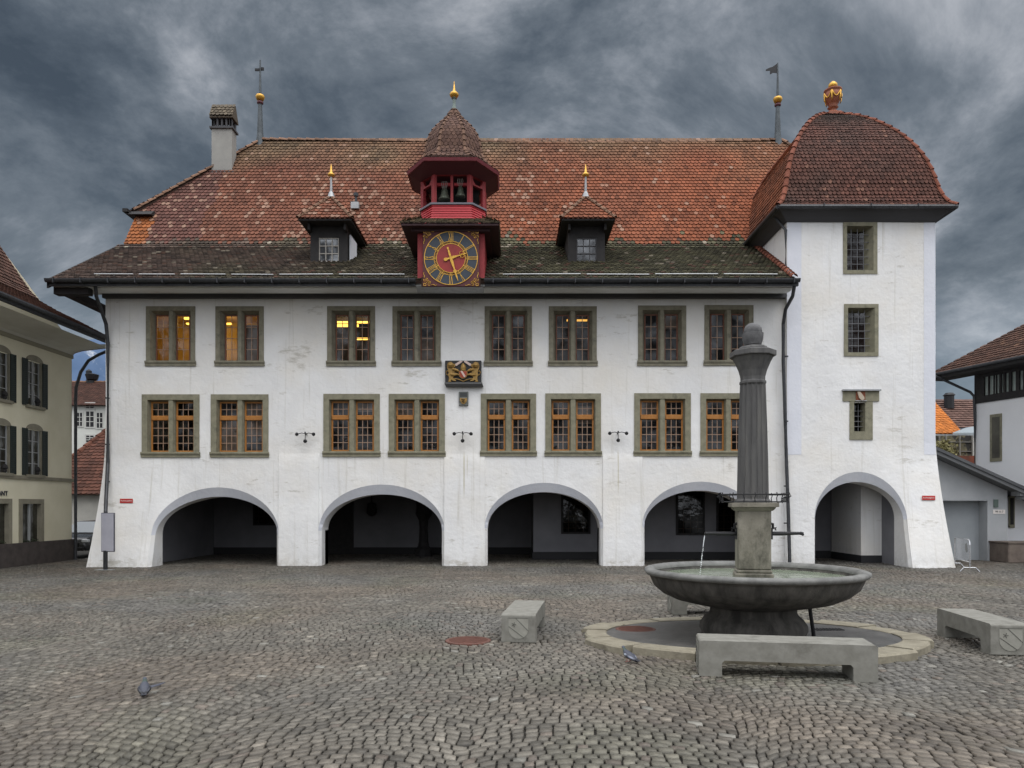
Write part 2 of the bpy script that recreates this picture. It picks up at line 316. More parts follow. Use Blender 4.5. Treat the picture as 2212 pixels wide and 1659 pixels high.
def nz(x, y, s, k=0.0): return noise.noise(Vector((x * s, y * s, k)))
def cobbles():
    rng = np.random.default_rng(3)
    V8 = []; C8 = []; V4 = []; C4 = []
    rh = .118; nb8 = nb4 = 0
    bay = 2.3
    def warp(u, v):
        f = (u / bay + .13) % 1.0; t = 2 * f - 1
        y = v + .42 * (1 - t * t) + .22 * math.sin(u * .55 + v * .21) + .10 * math.sin(u * 1.7 - v * .6)
        x = u + .16 * math.sin(v * .9 + u * .35)
        return x, y
    v = 3.0
    while v < 33.5:
        near = v < 13.5
        lim = .70 * v + 3.2 + (2.5 if v > 20 else 0)
        u = -lim + rng.random() * .1
        while u < lim:
            w = rng.uniform(.085, .145) * (1 if near else 1.15)
            cu, cv = u + w / 2, v + rh / 2
            u += w
            x0, y0 = warp(cu, cv)
            # keep clear of the buildings, the fountain ring, the lids
            e = ((x0 - 3.72) / 2.62) ** 2 + ((y0 - 11.6) / 2.1) ** 2
            if e < .93: continue
            if (x0 + .67) ** 2 + (y0 - 11.33) ** 2 < .40 ** 2: continue
            if x0 < -17.0: continue
            g = .0078 if near else .0085
            hw, hh = w / 2 - g, rh / 2 - g
            jit = lambda s: rng.uniform(-s, s)
            z = .004 * rng.standard_normal() + .012 * math.sin(x0 * 1.3) * math.sin(y0 * 1.1)
            if near:
                a = .28; loc = []
                ch = min(hw, hh) * .2
                cs = [(-hw + ch, -hh), (hw - ch, -hh), (hw, -hh + ch), (hw, hh - ch), (hw - ch, hh), (-hw + ch, hh), (-hw, hh - ch), (-hw, -hh + ch)]
                sk = jit(.05); top = []; bot = []; tilt = (jit(.05), jit(.05))
                for (a1, b1) in cs:
                    a1 += jit(.0045) + sk * b1; b1 += jit(.0045)
                    X, Y = warp(cu + a1, cv + b1); bot.append((X, Y, -.03))
                    X, Y = warp(cu + a1 * .945, cv + b1 * .94); top.append((X, Y, z + a1 * tilt[0] + b1 * tilt[1]))
                V8 += bot + top
            else:
                top = []; bot = []
                for (a1, b1) in ((-hw, -hh), (hw, -hh), (hw, hh), (-hw, hh)):
                    a1 += jit(.008); b1 += jit(.008)
                    X, Y = warp(cu + a1, cv + b1); bot.append((X, Y, -.03))
                    X, Y = warp(cu + a1 * .90, cv + b1 * .88); top.append((X, Y, z))
                V4 += bot + top
            # stone colour: grey brown, patches of rust, blue grey and moss, odd pale setts
            t = nz(x0, y0, .35); t2 = nz(x0, y0, .8, 5.0); t3 = nz(x0, y0, .5, 9.0)
            b = .108 * (1 + .18 * rng.standard_normal()); b = min(max(b, .045), .20)
            c = np.array([b * 1.10, b * 1.0, b * .83])
            ku = max(0, min(1, (t - .05) * 4)); kd = max(0, min(1, (-t - .1) * 4)); km = max(0, min(1, (t3 - .15) * 4))
            c = c * (1 + ku * np.array([.06, -.01, -.05])) * (1 + kd * np.array([-.05, -.01, .06])) * (1 + km * np.array([-.03, 0, -.05]))
            c = c * (1 + .3 * t2) * (1.04 - .10 * min(1, abs(x0 - .5) / 12))
            r = rng.random()
            if r < .010: c = np.array([.24, .23, .20]) * rng.uniform(.7, 1.0)
            elif r < .05: c = c * 1.35
            elif r < .10: c = np.array([b * 1.15, b * .97, b * .80])
            if y0 > 21.5: c = c * .85                      # darker band along the arcade
            (C8 if near else C4).append(c)
        v += rh
    def mk(Vl, C, n, name):
        cnt = len(C); V = np.array(Vl, np.float32)
        me = bpy.data.meshes.new(name); m = 2 * n
        base = (np.arange(cnt) * m)[:, None]
        side = np.array([[k, (k + 1) % n, n + (k + 1) % n, n + k] for k in range(n)]).ravel()
        topf = np.arange(n, 2 * n)
        pat = np.concatenate([side, topf])
        loops = (base + pat[None, :]).ravel().astype(np.int32)
        tot = np.tile(np.array([4] * n + [n], np.int32), cnt)
        st = np.concatenate([[0], np.cumsum(tot)[:-1]]).astype(np.int32)
        me.vertices.add(len(V)); me.vertices.foreach_set('co', V.ravel())
        me.loops.add(len(loops)); me.loops.foreach_set('vertex_index', loops)
        me.polygons.add(len(tot)); me.polygons.foreach_set('loop_start', st); me.polygons.foreach_set('loop_total', tot)
        me.update(calc_edges=True); me.validate()
        at = me.color_attributes.new('Col', 'FLOAT_COLOR', 'POINT')
        c = np.ones((len(V), 4), np.float32); c[:, :3] = np.repeat(np.array(C, np.float32), m, axis=0)
        # bottom ring carries joint dirt
        idx = np.arange(len(V)) % m < n; c[idx, :3] *= .30
        at.data.foreach_set('color', c.ravel())
        me.materials.append(M_STONES)
        o = bpy.data.objects.new(name, me); COL.objects.link(o); tag(o, kind='structure')
    mk(V8, C8, 8, 'cobblestone_paving'); mk(V4, C4, 4, 'cobblestone_paving')
cobbles()

# ---------------------------------------------------------------- roof tiles
def tile_rows(mb, rows, colfn, w=.175, th=.042, wob=.008):
    rnd = random.Random(len(rows))
    for i, (Lp, Rp, up, n, e) in enumerate(rows):
        Lp, Rp, up, n = Vector(Lp), Vector(Rp), Vector(up), Vector(n)
        al = Rp - Lp; ln = al.length
        if ln < .05: continue
        al /= ln
        s = -w / 2 + (w / 2 if i % 2 else 0)
        while s < ln:
            a0 = max(s + .005, 0); a1 = min(s + w - .005, ln); s += w
            if a1 - a0 < .03: continue
            c = (a0 + a1) / 2; h = (a1 - a0) / 2
            jx, jy, jz, rot = rnd.uniform(-.004, .004), rnd.uniform(-wob, wob), rnd.uniform(0, .008), rnd.uniform(-.03, .03)
            o = Lp + al * (c + jx) + up * jy
            pts = [(-h, e * 1.25), (h, e * 1.25), (h, .075), (h * .66, .022), (0, -.008), (-h * .66, .022), (-h, .075)]
            V = []
            for (a, b) in pts:
                V.append(o + al * a + up * (b + rot * a) + n * (.006 + jz + th * max(0, 1 - b / (e * 1.25))))
            for k in (2, 3, 4, 5, 6): V.append(V[k] - n * th)
            cc = colfn(o, rnd); mb.cur = None; mb.c += [cc] * 7 + [sk(.3, cc)] * 5  # lower rim darker: the shadow line under each row is in the colour
            mb.add(V, [(0, 6, 5, 4, 3, 2, 1), (2, 3, 8, 7), (3, 4, 9, 8), (4, 5, 10, 9), (5, 6, 11, 10)])
def ridge_tiles(mb, pts, colfn, r=.10, ln=.36):
    rnd = random.Random(11)
    pts = [Vector(p) for p in pts]
    seg = []; 
    for a, b in zip(pts, pts[1:]): seg.append((a, b, (b - a).length))
    T = sum(x[2] for x in seg); s = 0
    def at(s):
        for a, b, l in seg:
            if s <= l: return a + (b - a) * (s / l)
            s -= l
        return seg[-1][1]
    while s < T - .05:
        p = at(s); q = at(min(s + ln * 1.08, T)); d = (q - p).normalized()
        up = Vector((0, 0, 1)); sd_ = d.cross(up); 
        if sd_.length < 1e-3: sd_ = Vector((1, 0, 0))
        sd_.normalize(); up = sd_.cross(d).normalized()
        mb.cur = colfn(p, rnd); V = []
        for (pp, rr, lift) in ((p, r * 1.16, .02), (q, r * .92, 0)):
            for k in range(7):
                t = math.pi * k / 6
                V.append(pp + sd_ * (rr * math.cos(t)) + up * (rr * math.sin(t) - .03 + lift))
        for k in range(7): V.append(p + (V[k] - p) * .8)
        F = [(k, k + 1, 8 + k, 7 + k) for k in range(6)] + [(k, 14 + k, 15 + k, k + 1) for k in range(6)]
        mb.add(V, F); s += ln
def sk(k, c): return tuple(v * k for v in c)
def lerp(a, b, t): return a + (b - a) * t
def mixc(a, b, t): t = max(0, min(1, t)); return tuple(x + (y - x) * t for x, y in zip(a, b))
def main_col(p, rnd):
    x, y, z = p
    n = noise.noise(Vector((x * .35, z * .5, 1.0))); n2 = noise.noise(Vector((x * 1.3, z * 1.6, 4.0))); r = rnd.random()
    edge = 12.2 + .55 * max(0, n + .15) + .5 * max(0, n2) + rnd.uniform(-.12, .12)
    if z < edge and not (x < -14.3 and z > 12.2):      # mossy, weathered skirt
        t = (x + 13) / 9 + n * .8
        c = mixc((.078, .053, .042), (.066, .061, .035), t)
        c = sk(rnd.uniform(.55, 1.45) * (1 + .5 * n2), c)
        if r < .035: c = sk(rnd.uniform(.6, 1), (.30, .26, .20))
        elif r < .11: c = sk(rnd.uniform(.6, 1.0), (.12, .065, .045))
        return c
    base = mixc((.155, .060, .036), (.235, .074, .034), (x + 9) / 17 + n * .5)
    g = (z - 15.8) / 2.2 + n * .9           # olive lichen towards the ridge
    base = mixc(base, (.15, .10, .058), g * .75)
    if x < -12.4 + n: base = mixc(base, (.11, .05, .042), .75)
    if x < -14.3 and z < 13.7: base = (.30, .10, .032)
    c = sk(rnd.uniform(.78, 1.2) * (1 + .25 * n2), base)
    base_dr = noise.noise(Vector((x * .9, z * .25, 8.0)))
    pale = (.12 if (x < 1 and z < 16) else .03) * max(.1, 1 + 2.2 * base_dr)
    if base_dr > .25: c = sk(.86, c)
    if r < pale: c = mixc(c, (.34, .215, .155), rnd.uniform(.3, .8))
    elif r < pale + .07: c = tuple(v * .68 for v in c)
    return c
def tower_col(p, rnd):
    n = noise.noise(Vector((p[0] * .7, p[2] * .9, 2.0))); r = rnd.random()
    c = mixc((.070, .036, .028), (.105, .043, .031), .5 + n)
    c = mixc(c, (.055, .042, .035), (p[2] - 15.6) / 1.1)
    c = sk(rnd.uniform(.65, 1.3), c)
    if r < .02: c = (.17, .085, .06)
    return c
def tower_side_col(p, rnd):
    n = noise.noise(Vector((p[1] * .7, p[2] * .9, 2.0)))
    c = mixc((.30, .10, .045), (.18, .07, .04), .5 + n)
    return sk(rnd.uniform(.6, 1.3), c)
def brown_col(p, rnd):
    c = (.10, .058, .04); return sk(rnd.uniform(.6, 1.4), c)
def ridge_col(p, rnd):
    c = (.20, .115, .075); return sk(rnd.uniform(.6, 1.3), c)
def tridge_col(p, rnd):
    c = (.19, .065, .04); return sk(rnd.uniform(.7, 1.3), c)
def prof_rows(prof, e, fn):
    """walk a (Y,z) polyline in steps of e; fn(Y,z)->(xl,xr)"""
    rows = []; s = 0.0
    for (a, b) in zip(prof, prof[1:]):
        d = Vector((0, b[0] - a[0], b[1] - a[1])); ln = d.length; d.normalize(); n = Vector((0, -d.z, d.y))
        while s < ln:
            q = Vector((0, a[0], a[1])) + d * s; xl, xr = fn(q.y, q.z)
            rows.append(((xl, q.y, q.z), (xr, q.y, q.z), d.copy(), n.copy(), e)); s += e
        s -= ln
    return rows
# ================================================================ TOWN HALL
YF = 25.8
TH = empty('town_hall', (0, YF, 0), 'white plastered town hall with arcade, red clock turret and steep orange tiled roof', 'town hall')
def sst(t): t = max(0.0, min(1.0, t)); return t * t * (3 - 2 * t)
PIERS = [(-8.13, -6.74), (-2.36, -.95), (3.18, 4.54)]
def FYm(x, z):
    y = YF + .012 * noise.noise(Vector((x * .6, z * .6, 0))) + .006 * noise.noise(Vector((x * 2, z * 2, 3)))
    if z < 3.9:
        g = (1 - z / 3.9) ** 1.4
        y -= .72 * g * sst((-10.9 - x) / 1.6)
    if z < 4.1:
        for a, b in PIERS:
            if a - .02 < x < b + .02: y -= .055 * sst((3.95 - z) / .25) + .03 * max(0, 1 - z / 2.5)
    return y
def FXm(x, z):
    if z < 5.2 and x < -12.9: return x - .27 * ((1 - z / 5.2) ** 1.5) * sst((-12.9 - x) / 1.2)
    return x
class Wall:
    """a plastered wall with rectangular holes above z0 and arches below"""
    def __init__(s, FX, FY, xl, xr, zt, z0, arches, holes, piers=()):
        s.FX, s.FY, s.arches = FX, FY, arches
        xs = {xl, xr}
        for h in holes: xs |= {h[0], h[1]}
        for a in arches:
            for k in range(37): xs.add(round(a[0] + (a[1] - a[0]) * (1 - math.cos(math.pi * k / 36)) / 2, 4))
        for p in piers:
            for q in p: xs |= {q - .02, q, q + .02}
        x = xl
        while x < xr: xs.add(round(x, 3)); x += .33
        xs = sorted(xs); X = [xs[0]]
        for x in xs[1:]:
            if x - X[-1] > .012: X.append(x)
        s.X = X
        zs = {z0, zt}
        for h in holes: zs |= {h[2], h[3]}
        z = z0
        while z < zt: zs.add(round(z, 3)); z += .35
        zs = sorted(zs); Z = [zs[0]]
        for z in zs[1:]:
            if z - Z[-1] > .02: Z.append(z)
        s.V = []; s.F = []; s.D = {}
        for i in range(len(X) - 1):
            xm = (X[i] + X[i + 1]) / 2
            for j in range(len(Z) - 1):
                zm = (Z[j] + Z[j + 1]) / 2
                if any(h[0] < xm < h[1] and h[2] < zm < h[3] for h in holes): continue
                s.q(X[i], Z[j], X[i + 1], Z[j], X[i + 1], Z[j + 1], X[i], Z[j + 1])
            a = next((a for a in arches if a[0] - .005 < xm < a[1] + .005), None)
            n = 11
            za = s.arch(a, X[i]) if a else -.05; zb = s.arch(a, X[i + 1]) if a else -.05
            for j in range(n):
                t0, t1 = j / n, (j + 1) / n
                s.q(X[i], lerp(za, z0, t0), X[i + 1], lerp(zb, z0, t0), X[i + 1], lerp(zb, z0, t1), X[i], lerp(za, z0, t1))
    def arch(s, a, x):
        c = (a[0] + a[1]) / 2; hw = (a[1] - a[0]) / 2; t = max(0, 1 - ((x - c) / hw) ** 2)
        return a[2] + (a[3] - a[2]) * math.sqrt(t)
    def vi(s, x, z):
        k = (round(x, 4), round(z, 4))
        if k not in s.D: s.D[k] = len(s.V); s.V.append((s.FX(x, z), s.FY(x, z), z))
        return s.D[k]
    def q(s, *a):
        s.F.append(tuple(s.vi(a[k], a[k + 1]) for k in (0, 2, 4, 6)))
    def reveal(s, mb, mb2, a, yb1, yb2, ci, ins=.09):
        """splayed arch ring in limewash (mb) then the intrados (mb2)"""
        n = 40; c = (a[0] + a[1]) / 2; hw = (a[1] - a[0]) / 2; fr = []; md = []; bk = []
        pts = [(0, t / 6) for t in range(6)]
        seq = []
        for t in range(7): seq.append((-1, a[2] * t / 7, -1, a[2] * t / 7))
        for k in range(n + 1):
            th = math.pi * (1 - k / n); seq.append((math.cos(th), a[2] + (a[3] - a[2]) * math.sin(th), math.cos(th), a[2] + (ci - a[2]) * math.sin(th)))
        for t in range(6, -1, -1): seq.append((1, a[2] * t / 7, 1, a[2] * t / 7))
        for (f, z, f2, zi) in seq:
            x = c + f * hw; xi = c + f * (hw - ins)
            yf_ = s.FY(x, z); fr.append((s.FX(x, z), yf_, z)); md.append((xi, min(yb1, yf_ + .13), zi)); bk.append((xi, yb2(xi) if callable(yb2) else yb2, zi))
        for k in range(len(seq) - 1):
            zz = min(seq[k][1], seq[k + 1][1])
            (mb if zz >= a[2] - .01 else mb2).quad(fr[k], fr[k + 1], md[k + 1], md[k])
            mb2.quad(md[k], md[k + 1], bk[k + 1], bk[k])

UW = [(316, 422, 662, 791), (466, 570, 662, 791), (707, 810.5, 661.7, 791.2), (848, 952, 662, 791), (1047, 1149, 662, 791), (1185.6, 1289, 662, 791), (1378, 1482, 660.5, 790.8), (1521.5, 1627, 659.5, 790)]
LW = [(307, 431, 852, 988), (456, 580, 852, 988), (699, 820.5, 851, 986.5), (840, 961, 851, 986.5), (1038.7, 1158, 850.5, 985.5), (1178, 1298, 850, 985.5), (1370, 1492, 849.6, 985.5), (1513, 1634, 849.6, 985.5)]
def wr(w): return (XX(w[0], YF), XX(w[1], YF), ZZ(w[3], YF), ZZ(w[2], YF))
WU = [wr(w) for w in UW]; WL = [wr(w) for w in LW]
ARCH = [(-12.38, -8.13, 1.08, 2.73), (-6.74, -2.36, 1.22, 2.83), (-.95, 3.18, 1.30, 2.89), (4.54, 8.63, 1.34, 2.93)]
CI = [2.41, 2.49, 2.57, 2.62]
hl = [(a + .06, b - .06, c + .06, d - .06) for a, b, c, d in WU + WL]
w = Wall(FXm, FYm, -14.18, 9.6, 9.46, 3.6, ARCH, hl, PIERS)
mb = MB(); mb.add(w.V, w.F)
for k in range(24):        # left gable wall follows the battered corner
    z0, z1 = 9.6 * k / 24, 9.6 * (k + 1) / 24
    mb.quad((FXm(-14.18, z0), FYm(-14.18, z0), z0), (FXm(-14.18, z1), FYm(-14.18, z1), z1), (-14.18, 43.5, z1), (-14.18, 43.5, z0))
mb.poly([(-14.18, 25.8, 9.6), (-14.18, 28.8, 12.0), (-14.18, 29.9, 13.9), (-14.18, 35.3, 13.9), (-14.18, 36.4, 12.0), (-14.18, 39.5, 9.6)])
mb.quad((-14.18, 39.5, 0), (14.6, 39.5, 0), (14.6, 39.5, 9.7), (-14.18, 39.5, 9.7))
mb.quad((14.6, 27, 0), (14.6, 39.5, 0), (14.6, 39.5, 12), (14.6, 27, 12))
o = mb.build('wall', M_PLAST, TH); weighted_smooth(o, 30)
for a, ci in zip(ARCH, CI):
    ring = MB(); intr = MB(); w.reveal(ring, intr, a, 26.2, (lambda x: lerp(26.0, 26.75, sst((x + 12.3) / 1.5))) if a[0] < -12 else 26.75, ci)
    weighted_smooth(ring.build('arch_ring', M_PLASTB, TH), 40); weighted_smooth(intr.build('arch_reveal', M_PLAST, TH), 40)
# arcade room
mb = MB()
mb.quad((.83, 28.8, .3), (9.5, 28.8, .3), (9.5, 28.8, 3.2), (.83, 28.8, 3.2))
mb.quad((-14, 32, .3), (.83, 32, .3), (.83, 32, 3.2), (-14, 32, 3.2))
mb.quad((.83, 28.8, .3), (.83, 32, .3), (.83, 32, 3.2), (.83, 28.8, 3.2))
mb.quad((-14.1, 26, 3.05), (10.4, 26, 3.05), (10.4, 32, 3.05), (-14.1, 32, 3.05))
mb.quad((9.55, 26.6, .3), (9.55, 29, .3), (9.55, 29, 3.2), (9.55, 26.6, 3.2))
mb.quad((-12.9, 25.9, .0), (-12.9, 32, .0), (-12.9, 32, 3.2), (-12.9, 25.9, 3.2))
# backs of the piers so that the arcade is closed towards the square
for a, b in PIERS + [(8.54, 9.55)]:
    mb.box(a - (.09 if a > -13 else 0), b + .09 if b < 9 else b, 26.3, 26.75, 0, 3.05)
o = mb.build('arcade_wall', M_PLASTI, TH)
mb = MB(); mb.box(.82, 9.5, 28.76, 28.8, 0, .3); mb.box(-14, .8, 31.96, 32, 0, .3); mb.box(.79, .83, 28.8, 31.9, 0, .3)
mb.box(-5.0, -4.05 - 2.1, 31.9, 31.95, 0, 2.9) if False else None
mb.build('arcade_plinth', M_DARKP, TH)
# dark doorway patches and windows at the back of the arcade
for (x0, x1, z0, z1, Y, nm) in ((1.91, 3.05, 1.0, 2.6, 28.8, 'arcade_window'), (6.38, 7.5, .95, 2.75, 28.8, 'arcade_window'), (7.95, 9.1, .95, 2.75, 28.8, 'arcade_window'), (-11.2, -10.2, 1.25, 2.6, 32, 'arcade_window'), (-8.9, -6.85, 0, 2.9, 32, 'arcade_door')):
    f = MB(); f.box(x0, x1, Y - .05, Y - .01, z0, z1); fo = f.build(nm, M_BLACKW, TH)
    if nm == 'arcade_window':
        g = MB()
        for k in range(1, 4): xk = lerp(x0, x1, k / 4); g.box(xk - .012, xk + .012, Y - .075, Y - .055, z0 + .1, z1 - .1)
        for k in range(1, 7): zk = lerp(z0, z1, k / 7); g.box(x0 + .1, x1 - .1, Y - .08, Y - .06, zk - .01, zk + .01)
        g.build('lattice', M_LEAD, fo)
        g = MB(); g.quad((x0 + .08, Y - .09, z0 + .08), (x1 - .08, Y - .09, z0 + .08), (x1 - .08, Y - .09, z1 - .08), (x0 + .08, Y - .09, z1 - .08)); g.build('pane', M_GLASSD, fo)
po = MB(); po.lathe([(.36, 0), (.36, .3), (.24, .42), (.2, .6), (.17, 1.2), (.2, 1.5), (.34, 1.75), (.3, 2.1), (.36, 2.6), (.42, 3.05)], (XX(915, 30.6), 30.6, 0), 10)
po = po.build('wooden_post', M_BLACKW); tag(po, 'dark carved wooden post standing inside the second arcade arch from the left', 'post')

b = MB(); q = P(803, 1100, 31.6); b.lathe([(.02, .62), (.03, .3), (.16, .26), (.2, .2), (.22, -.16), (.14, -.26), (.04, -.3)], q, 8); b.build('lantern', M_BLACKW, TH)
# ------------------------------------------------ rooms behind the windows
def room(x0, x1, y0, y1, z0, z1, m, name='room'):
    b = MB(); V = [(x0, y0, z0), (x1, y0, z0), (x1, y1, z0), (x0, y1, z0), (x0, y0, z1), (x1, y0, z1), (x1, y1, z1), (x0, y1, z1)]
    b.add(V, [(0, 1, 2, 3), (7, 6, 5, 4), (1, 5, 6, 2), (2, 6, 7, 3), (3, 7, 4, 0)])
    return b.build(name, m, TH)
Yr = 26.12
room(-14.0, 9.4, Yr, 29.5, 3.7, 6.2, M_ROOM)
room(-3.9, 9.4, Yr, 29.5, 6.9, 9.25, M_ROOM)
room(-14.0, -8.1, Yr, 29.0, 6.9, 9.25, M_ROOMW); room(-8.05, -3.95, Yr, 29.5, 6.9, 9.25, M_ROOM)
M_LAMP = emis('warm_lamp', (1.0, .60, .10), 3.2)
lb = MB(); lb.box(-12.0, -10.8, 27.0, 27.12, 8.92, 8.98); lb.box(-12.3, -10.6, 27.9, 28.02, 8.95, 9.0); lb.build('ceiling_lamp', M_LAMP, TH)
lb = MB(); lb.box(-6.4, -5.6, 26.9, 27.0, 8.62, 8.7); lb.box(-7.4, -4.6, 28.3, 28.4, 9.1, 9.16); lb.box(-5.9, -5.2, 27.4, 27.46, 8.25, 8.32); lb.build('ceiling_lamp', M_LAMP, TH)
lb = MB(); lb.box(2.0, 2.75, 27.0, 27.1, 8.85, 8.9); lb.build('ceiling_lamp', emis('dim_lamp', (1.0, .55, .10), 1.2), TH)
for (x, y, z, e) in ((-11.5, 27.2, 8.75, 50), (-6.1, 27.4, 8.8, 10), (2.5, 27.2, 8.75, 5)):
    l = bpy.data.lights.new('room_lamp_light', 'POINT'); l.energy = e; l.color = (1, .68, .17); l.shadow_soft_size = .25
    lo = bpy.data.objects.new('room_lamp_light', l); COL.objects.link(lo); lo.parent = TH; lo.location = Vector((x, y, z)) - org(TH)

# ------------------------------------------------ windows
def frame_ring(b, x0, x1, z0, z1, f, yf, yb, ins, spl):
    """stone surround: outer return, face, splayed reveal"""
    o = [(x0, z0), (x1, z0), (x1, z1), (x0, z1)]
    i = [(x0 + f, z0 + ins), (x1 - f, z0 + ins), (x1 - f, z1 - f), (x0 + f, z1 - f)]
    k = [(x0 + f + spl, z0 + ins), (x1 - f - spl, z0 + ins), (x1 - f - spl, z1 - f - spl), (x0 + f + spl, z1 - f - spl)]
    for j in range(4):
        q = (j + 1) % 4
        b.quad((o[j][0], YF + .03, o[j][1]), (o[q][0], YF + .03, o[q][1]), (o[q][0], yf, o[q][1]), (o[j][0], yf, o[j][1]))
        b.quad((o[j][0], yf, o[j][1]), (o[q][0], yf, o[q][1]), (i[q][0], yf, i[q][1]), (i[j][0], yf, i[j][1]))
        b.quad((i[j][0], yf, i[j][1]), (i[q][0], yf, i[q][1]), (k[q][0], yb, k[q][1]), (k[j][0], yb, k[j][1]))
        k2 = [(x0 - .0, z0), (x1, z0), (x1, z1), (x0, z1)]
    return k
BLINDS = {(1, 0): (0, .62), (1, 1): (.35, 1), (3, 0): (.72, 1), (5, 1): (.55, .9), (6, 0): (.6, 1), (2, 1): (.8, 1)}
def town_window(r, upper, idx=0):
    x0, x1, z0, z1 = r; yf = YF - .035
    b = MB(); f = .155 if upper else .195; spl = .10 if upper else .04; sh = .19; yb = YF + .23
    k = frame_ring(b, x0, x1, z0, z1, f, yf, yb, sh, spl)
    cx = (x0 + x1) / 2; mw = .06 if upper else .075; mwb = .115
    zi, zt = z0 + sh, z1 - f
    b.rings([[(cx - mw, yf + .02, zi), (cx + mw, yf + .02, zi), (cx + mwb, yf + .13, zi), (cx + mwb, yb, zi), (cx - mwb, yb, zi), (cx - mwb, yf + .13, zi)],
             [(cx - mw, yf + .02, zt), (cx + mw, yf + .02, zt), (cx + mwb, yf + .13, zt), (cx + mwb, yb, zt), (cx - mwb, yb, zt), (cx - mwb, yf + .13, zt)]])
    fo = b.build('window', M_STONEU if upper else M_STONEF, TH)
    s = MB()     # moulded sill
    s.prism([(x0 - .03, yf + .01, z0 + sh), (x0 - .03, yf - .045, z0 + sh - .012), (x0 - .03, yf - .05, z0 + sh - .06), (x0 - .03, yf - .01, z0 + .06), (x0 - .03, yf - .012, z0 + .0), (x0 - .03, YF + .03, z0)], (x1 - x0 + .06, 0, 0))
    s.build('sill', M_STONEU if upper else M_STONEF, fo)
    tw = .04 if upper else .055
    cols, (rws) = (2, 4) if upper else (3, None)
    for (a, c) in ((k[0][0], cx - mwb), (cx + mwb, k[1][0])):
        sa = MB(); bars = MB()
        zb, zt2 = zi, k[2][1]; ya, yc = YF + .17, YF + .22
        side_ = 0 if a < cx - .2 else 1
        bl = BLINDS.get((idx, side_)) if not upper else {(3, 1): (0, .55), (6, 1): (.7, 1), (1, 1): (0, .8)}.get((idx, side_))
        if bl:
            cb = MB(); cb.quad((a, ya + .12, lerp(zb, zt2, bl[0])), (c, ya + .14, lerp(zb, zt2, bl[0])), (c, ya + .14, lerp(zb, zt2, bl[1])), (a, ya + .12, lerp(zb, zt2, bl[1])))
            cb.build('blind', mat('grey_brown_blind', (.30, .27, .23), (.22, .19, .16), scale=2.5, rough=.9), fo)
        sa.box(a, a + tw, ya, yc, zb, zt2); sa.box(c - tw, c, ya, yc, zb, zt2)
        sa.box(a + tw, c - tw, ya + .002, yc - .002, zb, zb + tw * 1.1); sa.box(a + tw, c - tw, ya + .002, yc - .002, zt2 - tw, zt2)
        secs = [(zb + tw, zt2 - tw, 4)]
        if not upper:
            zm = z0 + (z1 - z0) * .632; sa.box(a + .003, c - .003, ya - .035, yc - .004, zm - .085, zm + .085, .02)
            secs = [(zb + tw, zm - .085, 4), (zm + .085, zt2 - tw, 2)]
        for (s0, s1, nr) in secs:
            pn = MB()
            for q in range(1, cols): xk = lerp(a + tw, c - tw, q / cols); bars.box(xk - .011, xk + .011, ya + .012, ya + .03, s0, s1)
            for q in range(1, nr): zk = lerp(s0, s1, q / nr); bars.box(a + tw, c - tw, ya + .009, ya + .033, zk - .011, zk + .011)
            # every small light sits at its own slight angle
            for qi in range(cols):
                for qj in range(nr):
                    xa, xb = lerp(a + tw, c - tw, qi / cols), lerp(a + tw, c - tw, (qi + 1) / cols); za, zc = lerp(s0, s1, qj / nr), lerp(s0, s1, (qj + 1) / nr)
                    t1, t2 = random.uniform(-.006, .006), random.uniform(-.006, .006); y = ya + .022
                    pn.quad((xa, y + t1 + t2, za), (xb, y - t1 + t2, za), (xb, y - t1 - t2, zc), (xa, y + t1 - t2, zc))
            pn.build('pane', M_GLASS, fo)
        sa.build('sash', M_SASHR if upper else M_SASHO, fo); bars.build('glazing_bars', M_LEAD, fo)
    return fo
for i, r in enumerate(WU): town_window(r, True, i)
for i, r in enumerate(WL): town_window(r, False, i)

# ------------------------------------------------ roof
PROF = [(24.45, 9.56), (28.45, 11.99), (28.78, 12.24), (29.02, 12.56), (32.6, 18.2)]
def mlim(Y, z):
    if z < 12.18: return -15.33, (9.42 if Y < 25.62 else 9.5)
    if z < 14.0: return -15.15, 15.2
    t = (z - 14) / 4.2; return lerp(-15.15, -11.05, t), lerp(15.2, 11.9, t)
rf = MB(); tile_rows(rf, prof_rows(PROF, .205, mlim), main_col)
# side hip on the left
rows = []; d = Vector((4.1, 0, 4.2)).normalized(); n = Vector((-d.z, 0, d.x)); s = 0
while s < 5.8:
    t = s / 5.87; rows.append(((-15.35 + 4.1 * t, lerp(35.6, 32.6, t), 13.92 + 4.2 * t), (-15.35 + 4.1 * t, lerp(29.7, 32.6, t), 13.92 + 4.2 * t), d, n, .205)); s += .205
tile_rows(rf, rows, brown_col)
roof = rf.build('roof', M_TILE, TH)
un = MB()
def plank(pts, th=.12):
    a, b, c = Vector(pts[0]), Vector(pts[1]), Vector(pts[2]); n = (b - a).cross(c - a).normalized()
    if n.z < 0: n = -n
    un.prism([Vector(p) - n * .004 for p in pts], -n * th)
plank([(-15.3, 24.47, 9.56), (9.4, 24.47, 9.56), (9.48, 25.6, 10.25), (9.48, 28.82, 12.18), (-15.3, 28.82, 12.18)])
plank([(-15.15, 28.8, 12.18), (9.6, 28.8, 12.18), (15.2, 28.8, 12.18), (15.2, 29.93, 14.0), (11.9, 32.6, 18.2), (-11.05, 32.6, 18.2), (-15.15, 29.93, 14.0)])
plank([(-15.3, 40.75, 9.56), (15.2, 40.75, 9.56), (15.2, 36.4, 12.18), (-15.3, 36.4, 12.18)])
plank([(-15.15, 36.4, 12.18), (15.2, 36.4, 12.18), (15.2, 35.27, 14.0), (11.9, 32.62, 18.2), (-11.05, 32.62, 18.2), (-15.15, 35.27, 14.0)])
